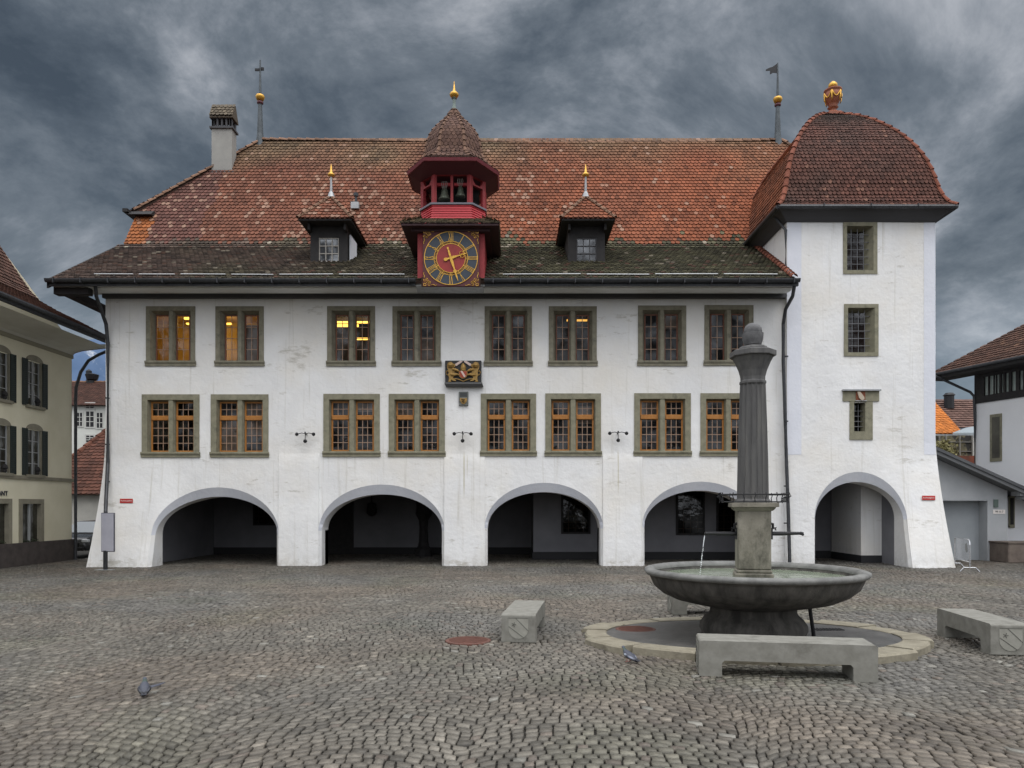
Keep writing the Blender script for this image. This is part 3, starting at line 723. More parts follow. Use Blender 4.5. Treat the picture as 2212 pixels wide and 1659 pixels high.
plank([(-15.35, 29.75, 13.92), (-15.35, 35.5, 13.92), (-11.05, 32.6, 18.18)])
plank([(15.3, 29.8, 13.92), (15.3, 35.4, 13.92), (11.9, 32.6, 18.18)])
un.build('roof_deck', M_TILEB, TH)
rt = MB()
ridge_tiles(rt, [(-11.05, 32.6, 18.22), (-6, 32.6, 18.16), (2, 32.6, 18.08), (8, 32.6, 18.1), (11.9, 32.6, 18.2)], ridge_col, r=.12, ln=.4)
ridge_tiles(rt, [(-15.25, 29.8, 14.0), (-11.05, 32.6, 18.24)], ridge_col, r=.10)
ridge_tiles(rt, [(15.2, 29.8, 14.0), (11.9, 32.6, 18.24)], ridge_col, r=.10)
rt.build('ridge_tiles', M_TILE, TH); rt = MB()
ridge_tiles(rt, [(9.36, 24.5, 9.68), (9.40, 25.6, 10.35), (9.42, 28.8, 12.28)], tridge_col, r=.10, ln=.3)
rt.build('verge_tiles', M_TILE, TH)
# verge boards, small hip eave on the left
vb = MB()
vb.prism([(-15.4, 29.45, 13.72), (-15.4, 29.75, 13.95), (-15.4, 30.3, 13.95), (-15.4, 30.3, 13.8)], (1.0, 0, 0)); vb.box(-15.5, -15.3, 29.4, 35.5, 13.8, 13.93)
vb.prism([(-15.42, 24.5, 9.3), (-15.42, 24.5, 9.6), (-15.42, 28.85, 12.25), (-15.42, 28.85, 12.0)], (.07, 0, 0))
vb.box(-15.35, -14.2, 24.75, 25.05, 9.18, 9.45); vb.box(-15.2, -14.9, 25.0, 39.8, 9.2, 9.45)
vb.build('verge_board', M_BLACKW, TH)
# underside of the eaves
so = MB()
so.prism([(-15.3, 24.6, 9.40), (-15.3, 25.55, 9.44), (-15.3, 25.75, 9.44), (-15.3, 25.75, 9.52), (-15.3, 24.6, 9.50)], (24.7, 0, 0))
so.prism([(-14.1, 24.75, 9.37), (-14.1, 25.0, 9.33), (-14.1, 25.45, 9.40), (-14.1, 25.45, 9.45), (-14.1, 24.75, 9.43)], (23.5, 0, 0))
so.build('eaves_soffit', M_SOFF, TH)
so = MB(); so.box(-14.2, 9.5, 25.60, 25.76, 9.30, 9.437); so.build('eaves_shade_strip', M_SOFFD, TH)  # dark strip standing in for the shaded recess below the soffit
gt = MB()
def gutter(x0, x1, zt):
    prof = []
    for k in range(9):
        t = math.pi * k / 8; prof.append((24.40 - .085 * math.cos(t), zt - .12 * math.sin(t)))
    r0 = [(x0, y, z) for y, z in prof] + [(x0, y * 1 - 0, z + .0) for y, z in [(24.475, zt - .01)]]
    r1 = [(x1, p[1], p[2]) for p in r0]; gt.rings([r0, r1])
    x = x0 + .3
    while x < x1: gt.box(x - .015, x + .015, 24.29, 24.56, zt - .15, zt + .015); x += .9
gutter(-15.4, -3.18, 9.58); gutter(-.92, 9.5, 9.58)
gt.box(-15.4, -3.2, 24.5, 24.6, 9.38, 9.56); gt.box(-.9, 9.5, 24.5, 24.6, 9.38, 9.56)
gt.build('gutter', M_METAL, TH)
ct = MB(); ct.prism([(-3.15, 24.33, 9.29), (-3.15, 24.6, 9.18), (-3.15, 24.75, 9.20), (-3.15, 24.75, 9.34), (-3.15, 24.45, 9.31)], (2.2, 0, 0)); ct.build('flashing', M_METALL, TH)
sn = MB()
for (a, b) in ((-14.0, -12.7), (-12.5, -11.3), (-11.1, -9.6), (-9.4, -8.0), (-7.8, -6.0), (-5.8, -3.6), (-.3, 2.3), (2.5, 4.6), (4.8, 6.9), (7.1, 8.9)):
    y, z = 24.78, 9.56 + .33 * .602 + .09; zz = z + random.uniform(-.012, .012)
    sn.tube([(a, y, zz), (b, y, zz + random.uniform(-.015, .015))], .022, 6)
    for x in (a + .15, (a + b) / 2, b - .15): sn.tube([(x, y, z), (x, y + .05, z - .12)], .012, 5)
sn.build('snow_guard', M_METALL, TH)
# down pipes
dp = MB()
dp.tube([P(206, 618, 24.6), P(208, 640, 24.8), P(218, 668, 25.2), P(229, 700, 25.55), P(233, 740, 25.66), P(233, 1000, 25.66), P(230, 1060, 25.3), P(228, 1110, 24.85), P(227, 1226, 24.7)], .06, 10)
for v in (860, 960, 1040): dp.tube([P(232, v, 25.66) - Vector((.0, 0, .02)), P(232, v, 25.66) + Vector((0, 0, .02))], .075, 10)
dp.build('downpipe', M_METAL, TH)
dp = MB(); dp.tube([P(1716, 618, 24.55), P(1712, 640, 24.7), P(1697, 668, 25.2), P(1692, 700, 25.45), P(1692, 780, 25.5), P(1696, 900, 25.52), P(1699, 1000, 25.5), P(1703, 1110, 25.4), P(1706, 1218, 25.3)], .06, 10)
for v in (770, 910, 1050, 1130): dp.tube([P(1698, v, 25.5) - Vector((.0, 0, .02)), P(1698, v, 25.5) + Vector((0, 0, .02))], .075, 10)
dp.build('downpipe', M_METAL, TH)
# chimney
X0, X1, Y0, Y1 = -12.76, -11.90, 31.4, 31.92
ch = MB(); ch.box(X0, X1, Y0, Y1, 15.3, 18.12); ch = ch.build('chimney', mat('chimney_render', (.27, .265, .25), (.33, .325, .30), scale=1.5, rough=.9, col3=(.3, .29, .27), s3=2), TH)
zc = 18.12
b = MB(); b.box(X0 - .07, X1 + .07, Y0 - .07, Y1 + .07, zc, zc + .08)
for k in range(5): x = X0 + .02 + k * .19; b.box(x, x + .07, Y0, Y0 + .1, zc + .08, zc + .42); b.box(x, x + .07, Y1 - .1, Y1, zc + .08, zc + .42)
for y in (Y0, Y1 - .12): b.box(X0, X0 + .1, y, y + .12, zc + .08, zc + .42); b.box(X1 - .1, X1, y, y + .12, zc + .08, zc + .42)
b.box(X0, X1, Y0, Y1, zc + .42, zc + .47); b.build('chimney_head', M_SOFFD, ch)
b = MB(); d = Vector((0, .34, .62)).normalized(); n = Vector((0, -d.z, d.y))
tile_rows(b, [((X0 - .07, Y0 - .09 + d.y * s, zc + .50 + d.z * s), (X1 + .07, Y0 - .09 + d.y * s, zc + .50 + d.z * s), d, n, .2) for s in (0, .17, .34, .51)], lambda p, r: sk(r.uniform(.7, 1.2), (.13, .105, .075)))
b.cur = (.1, .08, .06); b.prism([(X0 - .07, Y0 - .08, zc + .44), (X0 - .07, (Y0 + Y1) / 2, zc + 1.10), (X0 - .07, Y1 + .08, zc + .44)], (1.0, 0, 0))
b.build('chimney_roof', M_TILE, ch)
b = MB(); b.prism([(X0 - .10, Y0 - .30, 15.75), (X0 - .10, Y0 - .01, 16.36), (X0 - .10, Y0 + .1, 16.36), (X0 - .10, Y0 + .1, 15.7)], (1.06, 0, 0)); b.build('chimney_flashing', M_METAL, ch)
# vent pipe
b = MB(); q = P(769, 440, 30.1); b.lathe([(.05, -.3), (.05, .28), (.1, .3), (.1, .42), (.02, .46)], q, 10); b.build('vent_pipe', M_METAL, TH)
b = MB(); b.box(q.x - .16, q.x + .16, q.y - .25, q.y + .1, q.z - .28, q.z - .02); b.build('vent_flashing', M_METALL, TH)
# ridge spires
def spire(px_, v0, vb, vt, flag):
    X = XX(px_, 32.6); z0 = 18.0; zb = ZZ(vb, 32.6); zt = ZZ(vt, 32.6)
    s = MB(); s.lathe([(.23, z0 - .15), (.19, z0 + .12), (.14, z0 + .5), (.09, zb - .35), (.085, zb - .28)], (X, 32.6, 0), 8)
    s.lathe([(.05, zb + .1), (.06, zb + .2), (.03, zt)], (X, 32.6, 0), 8); so_ = s.build('roof_spire', mat('spire_zinc', (.05, .06, .068), (.085, .10, .11), scale=6, rough=.55, metal=.3), TH)
    s = MB(); s.lathe([(.02, zb - .16), (.14, zb - .14), (.19, zb - .03), (.2, zb + .02), (.17, zb + .08), (.05, zb + .14)], (X, 32.6, 0), 16); s.build('gilt_ball', M_GOLD, so_, smooth=True)
    s = MB(); s.lathe([(.08, zb - .32), (.14, zb - .28), (.14, zb - .22), (.06, zb - .16)], (X, 32.6, 0), 12); s.build('collar', mat('maroon_collar', (.10, .03, .04), rough=.6), so_, smooth=True)
    s = MB(); zf = ZZ(150, 32.6)
    if flag:
        pts = [(X, zf + .28), (X - .22, zf + .12), (X - .36, zf + .08), (X - .52, zf + .0), (X - .52, zf - .06), (X - .34, zf - .05), (X - .34, zf - .22), (X - .2, zf - .14), (X, zf - .16)]
        s.prism([(a, 32.6, c) for a, c in pts], (0, .02, 0))
    else:
        s.box(X - .22, X - .03, 32.55, 32.6, zf - .08, zf + .02); s.box(X + .03, X + .15, 32.6, 32.66, zf - .02, zf + .1); s.box(X - .05, X + .05, 32.57, 32.63, zf - .05, zf + .05)
    s.build('weather_vane', M_IRON, so_)
spire(562, 303, 210, 130, False); spire(1680, 306, 215, 136, True)

# ------------------------------------------------ dormers
def dormer(cx, open_shutter):
    yb, ye = 26.55, 26.0; hw = .66; ze = 12.2; eh = .96; za = 13.32; ya = 26.9
    d = MB()
    d.box(cx - hw, cx - .36, yb, yb + .1, 10.6, ze); d.box(cx + .36, cx + hw, yb, yb + .1, 10.6, ze)
    d.box(cx - .36, cx + .36, yb, yb + .1, 10.5, 10.86); d.box(cx - .36, cx + .36, yb, yb + .1, 11.72, ze)
    d.box(cx - hw, cx - hw + .08, yb + .1, 28.9, 10.6, ze); d.box(cx + hw - .08, cx + hw, yb + .1, 28.9, 10.6, ze)
    d.box(cx - eh + .03, cx + eh - .03, ye + .03, 28.75, ze - .06, ze)
    d.box(cx - hw + .08, cx + hw - .08, 27.4, 27.5, 10.6, ze)
    for sx in (-1, 1): d.box(cx + sx * (hw - .02) - .04, cx + sx * (hw - .02) + .04, ye + .25, yb, 11.9, ze - .06)
    do = d.build('dormer', M_BLACKW, TH)
    r = MB(); up = Vector((0, ya - ye, za - ze)); l = up.length; up.normalize(); n = Vector((0, -up.z, up.y)); rows = []; s = 0
    while s < l: t = s / l; rows.append(((cx - eh * (1 - t), ye + (ya - ye) * t, ze + (za - ze) * t), (cx + eh * (1 - t), ye + (ya - ye) * t, ze + (za - ze) * t), up, n, .19)); s += .19
    tile_rows(r, rows, lambda p, rn: main_col((p[0], p[1], 13.9), rn))
    for sx in (-1, 1):
        up = Vector((-sx * eh, 0, za - ze)); l = up.length; up.normalize(); n = Vector((sx * up.z, 0, abs(up.x))); rows = []; s = 0
        while s < l:
            t = s / l; x = cx + sx * eh * (1 - t); z = ze + (za - ze) * t; y0 = ye + (ya - ye) * t; y1 = 28.85 + .7 * t
            a, c = (x, y0, z), (x, y1, z)
            rows.append((a, c, up, n, .19) if sx > 0 else (c, a, up, n, .19)); s += .19
        tile_rows(r, rows, lambda p, rn: main_col((p[0], p[1], 13.9), rn))
    r.cur = (.12, .05, .035)
    r.poly([(cx - eh, ye, ze), (cx + eh, ye, ze), (cx, ya, za)]); r.poly([(cx - eh, ye, ze), (cx, ya, za), (cx, 29.7, za), (cx - eh, 28.85, ze)]); r.poly([(cx + eh, ye, ze), (cx + eh, 28.85, ze), (cx, 29.7, za), (cx, ya, za)])
    ridge_tiles(r, [(cx - eh, ye, ze + .03), (cx, ya, za + .05)], ridge_col, r=.075, ln=.28); ridge_tiles(r, [(cx + eh, ye, ze + .03), (cx, ya, za + .05)], ridge_col, r=.075, ln=.28)
    ridge_tiles(r, [(cx, ya, za + .04), (cx, 29.6, za + .04)], ridge_col, r=.08, ln=.3)
    r.build('dormer_roof', M_TILE, do)
    f = MB(); f.lathe([(.14, -.02), (.10, .12), (.05, .2), (.035, .72), (.03, .78)], (cx, ya, za), 8); f.build('finial_post', M_METALL, do)
    f = MB(); f.lathe([(.03, .74), (.13, .78), (.12, .84), (.05, .9), (.035, 1.05), (.01, 1.2)], (cx, ya, za), 12); f.build('gilt_finial', M_GOLD, do, smooth=True)
    g = MB(); g.quad((cx - .32, yb + .05, 10.9), (cx + .32, yb + .05, 10.9), (cx + .32, yb + .05, 11.7), (cx - .32, yb + .05, 11.7))
    g.build('window_pane', glassm('dormer_glass', (.25, .27, .3), refl=.20 if open_shutter else .09, wav=.3), do)
    g = MB()
    for k in range(4): x = lerp(cx - .34, cx + .34, k / 3); g.box(x - .016, x + .016, yb + .02, yb + .048, 10.86, 11.72)
    for k in range(4): z = lerp(10.88, 11.70, k / 3); g.box(cx - .36, cx + .36, yb + .018, yb + .046, z - .016, z + .016)
    g.build('window_frame', M_BARP if open_shutter else M_SOFFD, do)
    if open_shutter:
        g = MB(); g.prism([(cx + hw + .04, 26.75, 10.95), (cx + hw + .04, 26.75, 11.9), (cx + hw + .16, 27.25, 11.75), (cx + hw + .16, 27.25, 11.1)], (.04, 0, 0)); g.build('open_shutter', M_PLASTB, do)
dormer(-6.58, True); dormer(2.68, False)
# ================================================================ CLOCK TURRET (part of the town hall)
TX, TY = -2.03, 25.95
def octa(f, a, d, c, z, cx=TX, cy=TY):
    return [Vector((cx + x, cy + y, z)) for x, y in ((-f, -d), (f, -d), (a, -c), (a, c), (f, d), (-f, d), (-a, c), (-a, -c))]
t = MB()      # housing under the dial: red boards
t.box(-3.13, -.91, 24.50, 29.4, 9.60, 11.32)
turret = t.build('clock_turret', M_RED, TH)
b = MB(); b.box(-3.0, -1.04, 24.47, 24.6, 9.3, 9.66); b.build('turret_base', M_TILEB, turret)
# skirt roof above the dial
b = MB(); ze = 11.27; ex0, ex1, ey0 = -3.62, -.42, 24.0
b.cur = (.1, .06, .045)
zt = 11.78; bx0, bx1, by = TX - 1.05, TX + 1.05, 24.95
up = Vector((0, by - ey0, zt - ze)); l = up.length; up.normalize(); n = Vector((0, -up.z, up.y))
b.poly([(ex0, ey0, ze), (ex1, ey0, ze), (bx1, by, zt), (bx0, by, zt)]); b.poly([(ex0, ey0, ze), (bx0, by, zt), (bx0, 29.2, zt), (ex0, 28.8, ze)]); b.poly([(ex1, ey0, ze), (ex1, 28.8, ze), (bx1, 29.2, zt), (bx1, by, zt)])
mossy = lambda p, r: sk(r.uniform(.5, 1.4), ((.14, .115, .075) if r.random() < .7 else (.25, .18, .12)))
tile_rows(b, [((lerp(ex0, bx0, s / l), ey0 + up.y * s, ze + up.z * s), (lerp(ex1, bx1, s / l), ey0 + up.y * s, ze + up.z * s), up, n, .19) for s in (0, .19, .38, .57, .76)], mossy, wob=.02)
for sx, e0, e1 in ((-1, ex0, bx0), (1, ex1, bx1)):
    up = Vector((e1 - e0, 0, zt - ze)); l = up.length; up.normalize(); n = Vector((sx * up.z, 0, abs(up.x))); rows = []
    for k in range(int(l / .19) + 1):
        s = k * .19; q = (e0 + up.x * s, lerp(ey0, by, s / l), ze + up.z * s); w2 = (e0 + up.x * s, 28.8, ze + up.z * s)
        rows.append((q, w2, up, n, .19) if sx > 0 else (w2, q, up, n, .19))
    tile_rows(b, rows, mossy)
b.build('skirt_roof', M_TILE, turret)
b = MB(); b.box(ex0 + .02, ex1 - .02, ey0 + .03, 28.7, ze - .07, ze - .005); b.box(ex0 + .3, ex1 - .3, 24.3, 28.6, ze - .16, ze - .07); b.build('skirt_soffit', mat('dark_maroon_wood', (.035, .012, .016), (.05, .018, .022), scale=5, rough=.7), turret)
# belfry apron of red clapboards
b = MB()
for k in range(8):
    z0 = 11.60 + k * .083; g = .055 * (7 - k) / 7
    b.rings([octa(.64 + g + .03, 1.09 + g + .03, 1.01 + g + .03, .46, z0), octa(.64 + g, 1.09 + g, 1.01 + g, .46, z0 + .083)])
b.build('clapboard_apron', M_REDB, turret)
b = MB(); b.rings([octa(.70, 1.15, 1.07, .5, 12.24), octa(.70, 1.15, 1.07, .5, 12.30)]); b.build('belfry_sill', mat('grey_sill', (.16, .16, .19), rough=.6), turret)
# posts, header
b = MB(); oc = octa(.60, 1.05, .97, .43, 12.30)
for p in oc:
    b.lathe([(.075, 0), (.075, .98)], (p.x, p.y, p.z), 8)
for i, (p, q) in enumerate(zip(oc, oc[1:] + oc[:1])):
    d = (q - p).normalized(); nn = Vector((d.y, -d.x, 0)) * .05; l = (q - p).length
    jw = .085 if i in (0, 4) else .10
    for a, c in ((0, jw), (l - jw, l)):
        A, B = p + d * a, p + d * c; b.prism([A - nn, B - nn, B + nn, A + nn], (0, 0, .98))
    z = Vector((0, 0, .94))
    b.prism([p - nn + z, q - nn + z, q + nn + z, p + nn + z], (0, 0, .3))
    if i not in (0, 4):       # arched heads of the side openings
        for k in range(6):
            t0 = k / 6; wd = (l / 2 - jw) * (1 - math.sqrt(max(0, 1 - (1 - t0) ** 2)))
            for s0, s1 in ((jw, jw + wd), (l - jw - wd, l - jw)):
                A, B = p + d * s0 + Vector((0, 0, .66 + .28 * t0)), p + d * s1 + Vector((0, 0, .66 + .28 * t0))
                b.prism([A - nn * .9, B - nn * .9, B + nn * .9, A + nn * .9], (0, 0, .047))
b.box(TX - .045, TX + .045, TY - 1.0, TY - .93, 12.30, 13.28)
b.build('belfry_frame', M_RED, turret)
b = MB(); b.rings([octa(.45, .85, .25, .1, 12.2, TX, TY + .35), octa(.45, .85, .25, .1, 13.5, TX, TY + .35)]); b.build('belfry_dark_box', M_BLACKW, turret)  # black box added inside so the openings look dark
b = MB(); b.rings([octa(.6, 1.03, .95, .42, 13.42), octa(.6, 1.03, .95, .42, 13.46)]); b.build('belfry_ceiling', M_BLACKW, turret)
for (dx_, r_, zz) in ((-.27, .20, 12.52), (.27, .165, 12.62)):
    b = MB(); b.lathe([(r_, 0), (r_ * 1.02, .03), (r_ * .8, .1), (r_ * .62, .2), (r_ * .55, .32), (r_ * .35, .37), (.03, .38)], (TX + dx_, TY - .72, zz), 20)
    bl = b.build('bell', mat('green_bronze', (.10, .12, .09), (.20, .22, .17), scale=20, rough=.45, metal=.5), turret, smooth=True)
    b = MB()
    for s in (-.06, -.02, .02, .06): b.tube([(TX + dx_ + s, TY - .80, zz + .36), (TX + dx_ + s * 1.6, TY - .80, zz + .52), (TX + dx_ + s * 1.2, TY - .8, zz + .6)], .012, 5)
    b.build('crown', M_BARP, bl) if False else b.build('bell_crown', M_BARP, turret)
b = MB(); b.box(TX - .56, TX - .06, TY - .78, TY - .66, 12.99, 13.08); b.box(TX + .06, TX + .56, TY - .78, TY - .66, 12.99, 13.08); b.build('bell_yoke', M_REDB, turret)
# upper eaves and bell shaped roof
b = MB(); b.rings([octa(.86, 1.55, 1.68, .62, 13.42), octa(.88, 1.58, 1.71, .64, 13.52)]); b.build('belfry_eaves', mat('eaves_maroon', (.15, .022, .032), (.19, .03, .04), scale=5, rough=.65), turret)
b = MB(); b.rings([octa(.66, 1.12, 1.04, .47, 13.25), octa(.86, 1.50, 1.62, .60, 13.42)]); b.build('belfry_cove', mat('eaves_maroon2', (.09, .02, .03), rough=.7), turret)
prof = [(1.70, 13.52), (1.34, 13.74), (1.07, 14.0), (.97, 14.25), (.94, 14.5), (.885, 14.76), (.79, 15.0), (.65, 15.22), (.47, 15.43), (.29, 15.62), (.16, 15.82), (.09, 15.98)]
def oct_ring(r, z):
    k = max(0, (r - 1.0) / .7); a = r * (1 - .07 * k); return octa(r * (.44 + .07 * k), a, r, r * (.42 - .04 * k), z)
b = MB(); b.cur = (.06, .04, .035); b.rings([oct_ring(r - .015, z - .01) for r, z in prof])
tc_ = lambda p, r: sk(r.uniform(.8, 1.15), mixc((.095, .052, .040), (.15, .085, .06), r.random() ** 3))
dense = []
for (r0, z0), (r1, z1) in zip(prof, prof[1:]):
    l = math.hypot(r1 - r0, z1 - z0); m_ = max(1, round(l / .15))
    for k in range(m_): dense.append((lerp(r0, r1, k / m_), lerp(z0, z1, k / m_), Vector((r1 - r0, z1 - z0)).normalized()))
for i in range(8):
    rows = []
    for (r, z, dv) in dense:
        rg = oct_ring(r, z); a, c = rg[i], rg[(i + 1) % 8]; al = (c - a).normalized(); on = Vector((al.y, -al.x, 0))
        upv = (-on * (-dv.x) + Vector((0, 0, dv.y))).normalized(); nn = (on * dv.y + Vector((0, 0, -dv.x))).normalized()
        rows.append((a, c, upv, nn, .155))
    tile_rows(b, rows, tc_, w=.15, th=.018)
    ridge_tiles(b, [oct_ring(r, z)[i] for r, z, _ in dense[3:]] + [oct_ring(.09, 15.98)[i]], lambda p, r: sk(r.uniform(.8, 1.5), (.13, .075, .052)), r=.06, ln=.22)
b.build('belfry_roof', M_TILE, turret)
b = MB(); b.lathe([(.13, 15.86), (.09, 15.98), (.05, 16.2), (.06, 16.36), (.1, 16.38), (.06, 16.42)], (TX, TY, 0), 8); b.build('finial_stem', mat('green_zinc', (.14, .19, .17), (.2, .24, .22), scale=5, rough=.6), turret)
b = MB(); b.lathe([(.04, 16.40), (.13, 16.45), (.165, 16.51), (.14, 16.57), (.06, 16.63), (.035, 16.74), (.010, 16.98)], (TX, TY, 0), 16); b.build('gilt_finial', M_GOLD, turret, smooth=True)

# ------------------------------------------------ dial
DX, DZ, DY = -2.01, 10.235, 24.34; RR = .872
b = MB(); b.box(DX - .93, DX + .93, DY, DY + .09, DZ - .93, DZ + .93, .02); dial = b.build('clock_dial', mat('dial_maroon', (.07, .012, .014), (.10, .016, .018), scale=5, rough=.6), TH)
def annulus(bb, r0, r1, y, th=.012, n=72):
    V = []; F = []
    for k in range(n):
        a = 2 * math.pi * k / n; c, s = math.cos(a), math.sin(a)
        V += [(DX + r0 * c, y, DZ + r0 * s), (DX + r1 * c, y, DZ + r1 * s), (DX + r1 * c, y + th, DZ + r1 * s), (DX + r0 * c, y + th, DZ + r0 * s)]
    for k in range(n):
        q = (k + 1) % n
        for j in range(4): F.append((4 * k + j, 4 * q + j, 4 * q + (j + 1) % 4, 4 * k + (j + 1) % 4))
    bb.add(V, F)
M_SLATE = mat('dial_slate_blue', (.022, .032, .048), (.03, .042, .06), scale=6, rough=.5)
M_DIALR = mat('dial_red', (.24, .014, .012), (.30, .02, .016), scale=5, rough=.5)
b = MB(); annulus(b, .56, RR, DY - .014); b.build('numeral_band', M_SLATE, dial)
b = MB(); b.lathe([(.001, 0), (.47, 0), (.47, .01), (.001, .01)], (0, 0, 0), 60); 
b.v = [(DX + x, DY - .016 + z, DZ + y) for x, y, z in b.v]; b.build('dial_centre', M_DIALR, dial)
b = MB(); annulus(b, RR - .008, RR + .012, DY - .024, .02); annulus(b, .545, .562, DY - .026, .02); annulus(b, .468, .486, DY - .026, .02)
for k in range(60):          # minute ticks between the two inner rings
    a = 2 * math.pi * k / 60; r0, r1 = (.486, .545) if k % 5 == 0 else (.505, .528)
    wv = .012 if k % 5 == 0 else .007; c, s = math.cos(a), math.sin(a)
    pts = [(r0, -wv), (r1, -wv), (r1, wv), (r0, wv)]
    b.prism([(DX + c * r - s * t_, DY - .022, DZ + s * r + c * t_) for r, t_ in pts], (0, .01, 0))
b.build('gilt_rings', M_GOLD, dial)
num = {12: 'XII', 1: 'I', 2: 'II', 3: 'III', 4: 'IIII', 5: 'V', 6: 'VI', 7: 'VII', 8: 'VIII', 9: 'IX', 10: 'X', 11: 'XI'}
b = MB(); r0, r1 = .585, .862
def nbar(hr, t0, t1, wd):      # bar from inner (tangential t0) to outer (t1); serif ends
    a = math.pi / 2 - hr * math.pi / 6; u = Vector((math.cos(a), 0, math.sin(a))); tt = Vector((math.sin(a), 0, -math.cos(a)))
    C = Vector((DX, DY - .026, DZ))
    A = C + u * r0 + tt * t0; B = C + u * r1 + tt * t1
    b.prism([A - tt * wd, B - tt * wd, B + tt * wd, A + tt * wd], (0, .012, 0))
def serif(hr, ta, tb, r):
    a = math.pi / 2 - hr * math.pi / 6; u = Vector((math.cos(a), 0, math.sin(a))); tt = Vector((math.sin(a), 0, -math.cos(a))); C = Vector((DX, DY - .0275, DZ))
    A = C + u * r + tt * ta; B = C + u * r + tt * tb; b.prism([A - u * .007, B - u * .007, B + u * .007, A + u * .007], (0, .012, 0))
for hr, st in num.items():
    ws = {'I': .042, 'V': .085, 'X': .09}; tot = sum(ws[c] for c in st); p_ = -tot / 2
    for c in st:
        w_ = ws[c]; m_ = p_ + w_ / 2
        if c == 'I': nbar(hr, m_, m_, .0075)
        elif c == 'V': nbar(hr, m_, m_ - .034, .009); nbar(hr, m_, m_ + .034, .005)
        else: nbar(hr, m_ + .034, m_ - .034, .009); nbar(hr, m_ - .034, m_ + .034, .005)
        p_ += w_
    serif(hr, -tot / 2, tot / 2, r0); serif(hr, -tot / 2, tot / 2, r1)
b.build('numerals', M_GOLD, dial)
def hand(hr, length, tail, pts_w, y, name):
    a = math.pi / 2 - hr * math.pi / 6; u = Vector((math.cos(a), 0, math.sin(a))); tt = Vector((math.sin(a), 0, -math.cos(a))); C = Vector((DX, y, DZ)); bb = MB()
    Lf = [C + u * r + tt * w_ for r, w_ in pts_w]; Rt = [C + u * r - tt * w_ for r, w_ in reversed(pts_w)]
    for (r, w_), (r2, w2) in zip(pts_w, pts_w[1:]):
        bb.prism([C + u * r - tt * w_, C + u * r2 - tt * w2, C + u * r2 + tt * w2, C + u * r + tt * w_], (0, .014, 0))
    return bb, u, tt, C
bb, u, tt, C = hand(2.45, 0, 0, [(-.24, .02), (-.20, .055), (-.15, .05), (-.10, .025), (0, .035), (.09, .045), (.2, .022), (.3, .018), (.36, .03)], DY - .055, '')
for s in (-1, 1):
    pts = [C + u * (.38 + .065 * math.cos(q)) + tt * (s * .055 + .05 * math.sin(q)) for q in [k * math.pi / 5 for k in range(11)]]
    bb.tube(pts, .013, 6)
bb.prism([C + u * .36 - tt * .03, C + u * .57 - tt * .004, C + u * .57 + tt * .004, C + u * .36 + tt * .03], (0, .014, 0))
bb.build('hour_hand', M_GOLD, dial)
bb, u, tt, C = hand(5.42, 0, 0, [(-.36, .028), (-.31, .03), (-.29, .014), (-.22, .03), (-.12, .032), (0, .03), (.12, .045), (.25, .035), (.4, .018), (.44, .05), (.5, .05), (.54, .02), (.62, .028), (.80, .004)], DY - .08, '')
bb.build('minute_hand', M_GOLD, dial)
for sx in (-1, 1):
    for sz in (-1, 1):
        b = MB()
        def q(x, z): return (DX + sx * x, DY - .012, DZ + sz * z)
        def spiral(cx_, cz_, r, a0, turns, dr):
            b.tube([q(cx_ + (r - dr * k / 20) * math.cos(a0 + turns * k / 20), cz_ + (r - dr * k / 20) * math.sin(a0 + turns * k / 20)) for k in range(21)], .010, 5)
        for z0, z1, x0, x1 in ((.82, .835, .82, .90), (.895, .91, .82, .90), (.82, .91, .815, .83), (.82, .91, .89, .905)):
            b.box(min(DX + sx * x0, DX + sx * x1), max(DX + sx * x0, DX + sx * x1), DY - .015, DY, min(DZ + sz * z0, DZ + sz * z1), max(DZ + sz * z0, DZ + sz * z1))
        spiral(.71, .845, .062, 2.0, -6.5, .05); spiral(.845, .71, .062, -.4, 6.5, .05)
        b.tube([q(.655, .80), q(.70, .76), q(.76, .755), q(.80, .81)], .013, 5); b.tube([q(.80, .655), q(.76, .70), q(.755, .76), q(.81, .80)], .013, 5)
        b.tube([q(.645, .88), q(.58, .87), q(.52, .90), q(.47, .89)], [.012, .014, .01, .014], 5); b.tube([q(.88, .645), q(.87, .58), q(.90, .52), q(.89, .47)], [.012, .014, .01, .014], 5)
        b.build('gilt_scroll', M_GOLD, dial)


# ================================================================ STAIR TOWER
ST = empty('stair_tower', (12, 25.6, 0), 'white square stair tower with curved dark red roof and gilt urn, right of the arcade', 'tower')
YT = 25.6
def FYt(x, z):
    y = YT + .012 * noise.noise(Vector((x * .6, z * .6, 7))) + .006 * noise.noise(Vector((x * 2, z * 2, 9)))
    if z < 4.2: y -= .72 * ((1 - z / 4.2) ** 1.4) * sst((x - 11.9) / 1.8)
    return y
def FXt(x, z):
    if z < 5.0 and x > 13.4: return x + .27 * ((1 - z / 5.0) ** 1.5) * sst((x - 13.4) / 1.1)
    return x
def wt(u0, u1, v0, v1): return (XX(u0, YT), XX(u1, YT), ZZ(v1, YT), ZZ(v0, YT))
TW = [wt(1821, 1894.5, 480.5, 592), wt(1823, 1897, 657, 769.5)]
TS = wt(1835, 1884.5, 867, 950)
th = [(a + .05, b_ - .05, c + .05, d + -.05) for a, b_, c, d in TW + [TS]]
TA = (10.47, 13.50, 1.62, 3.26)
w = Wall(FXt, FYt, 9.52, 14.66, 12.05, 3.8, [TA], th)
mb = MB(); mb.add(w.V, w.F)
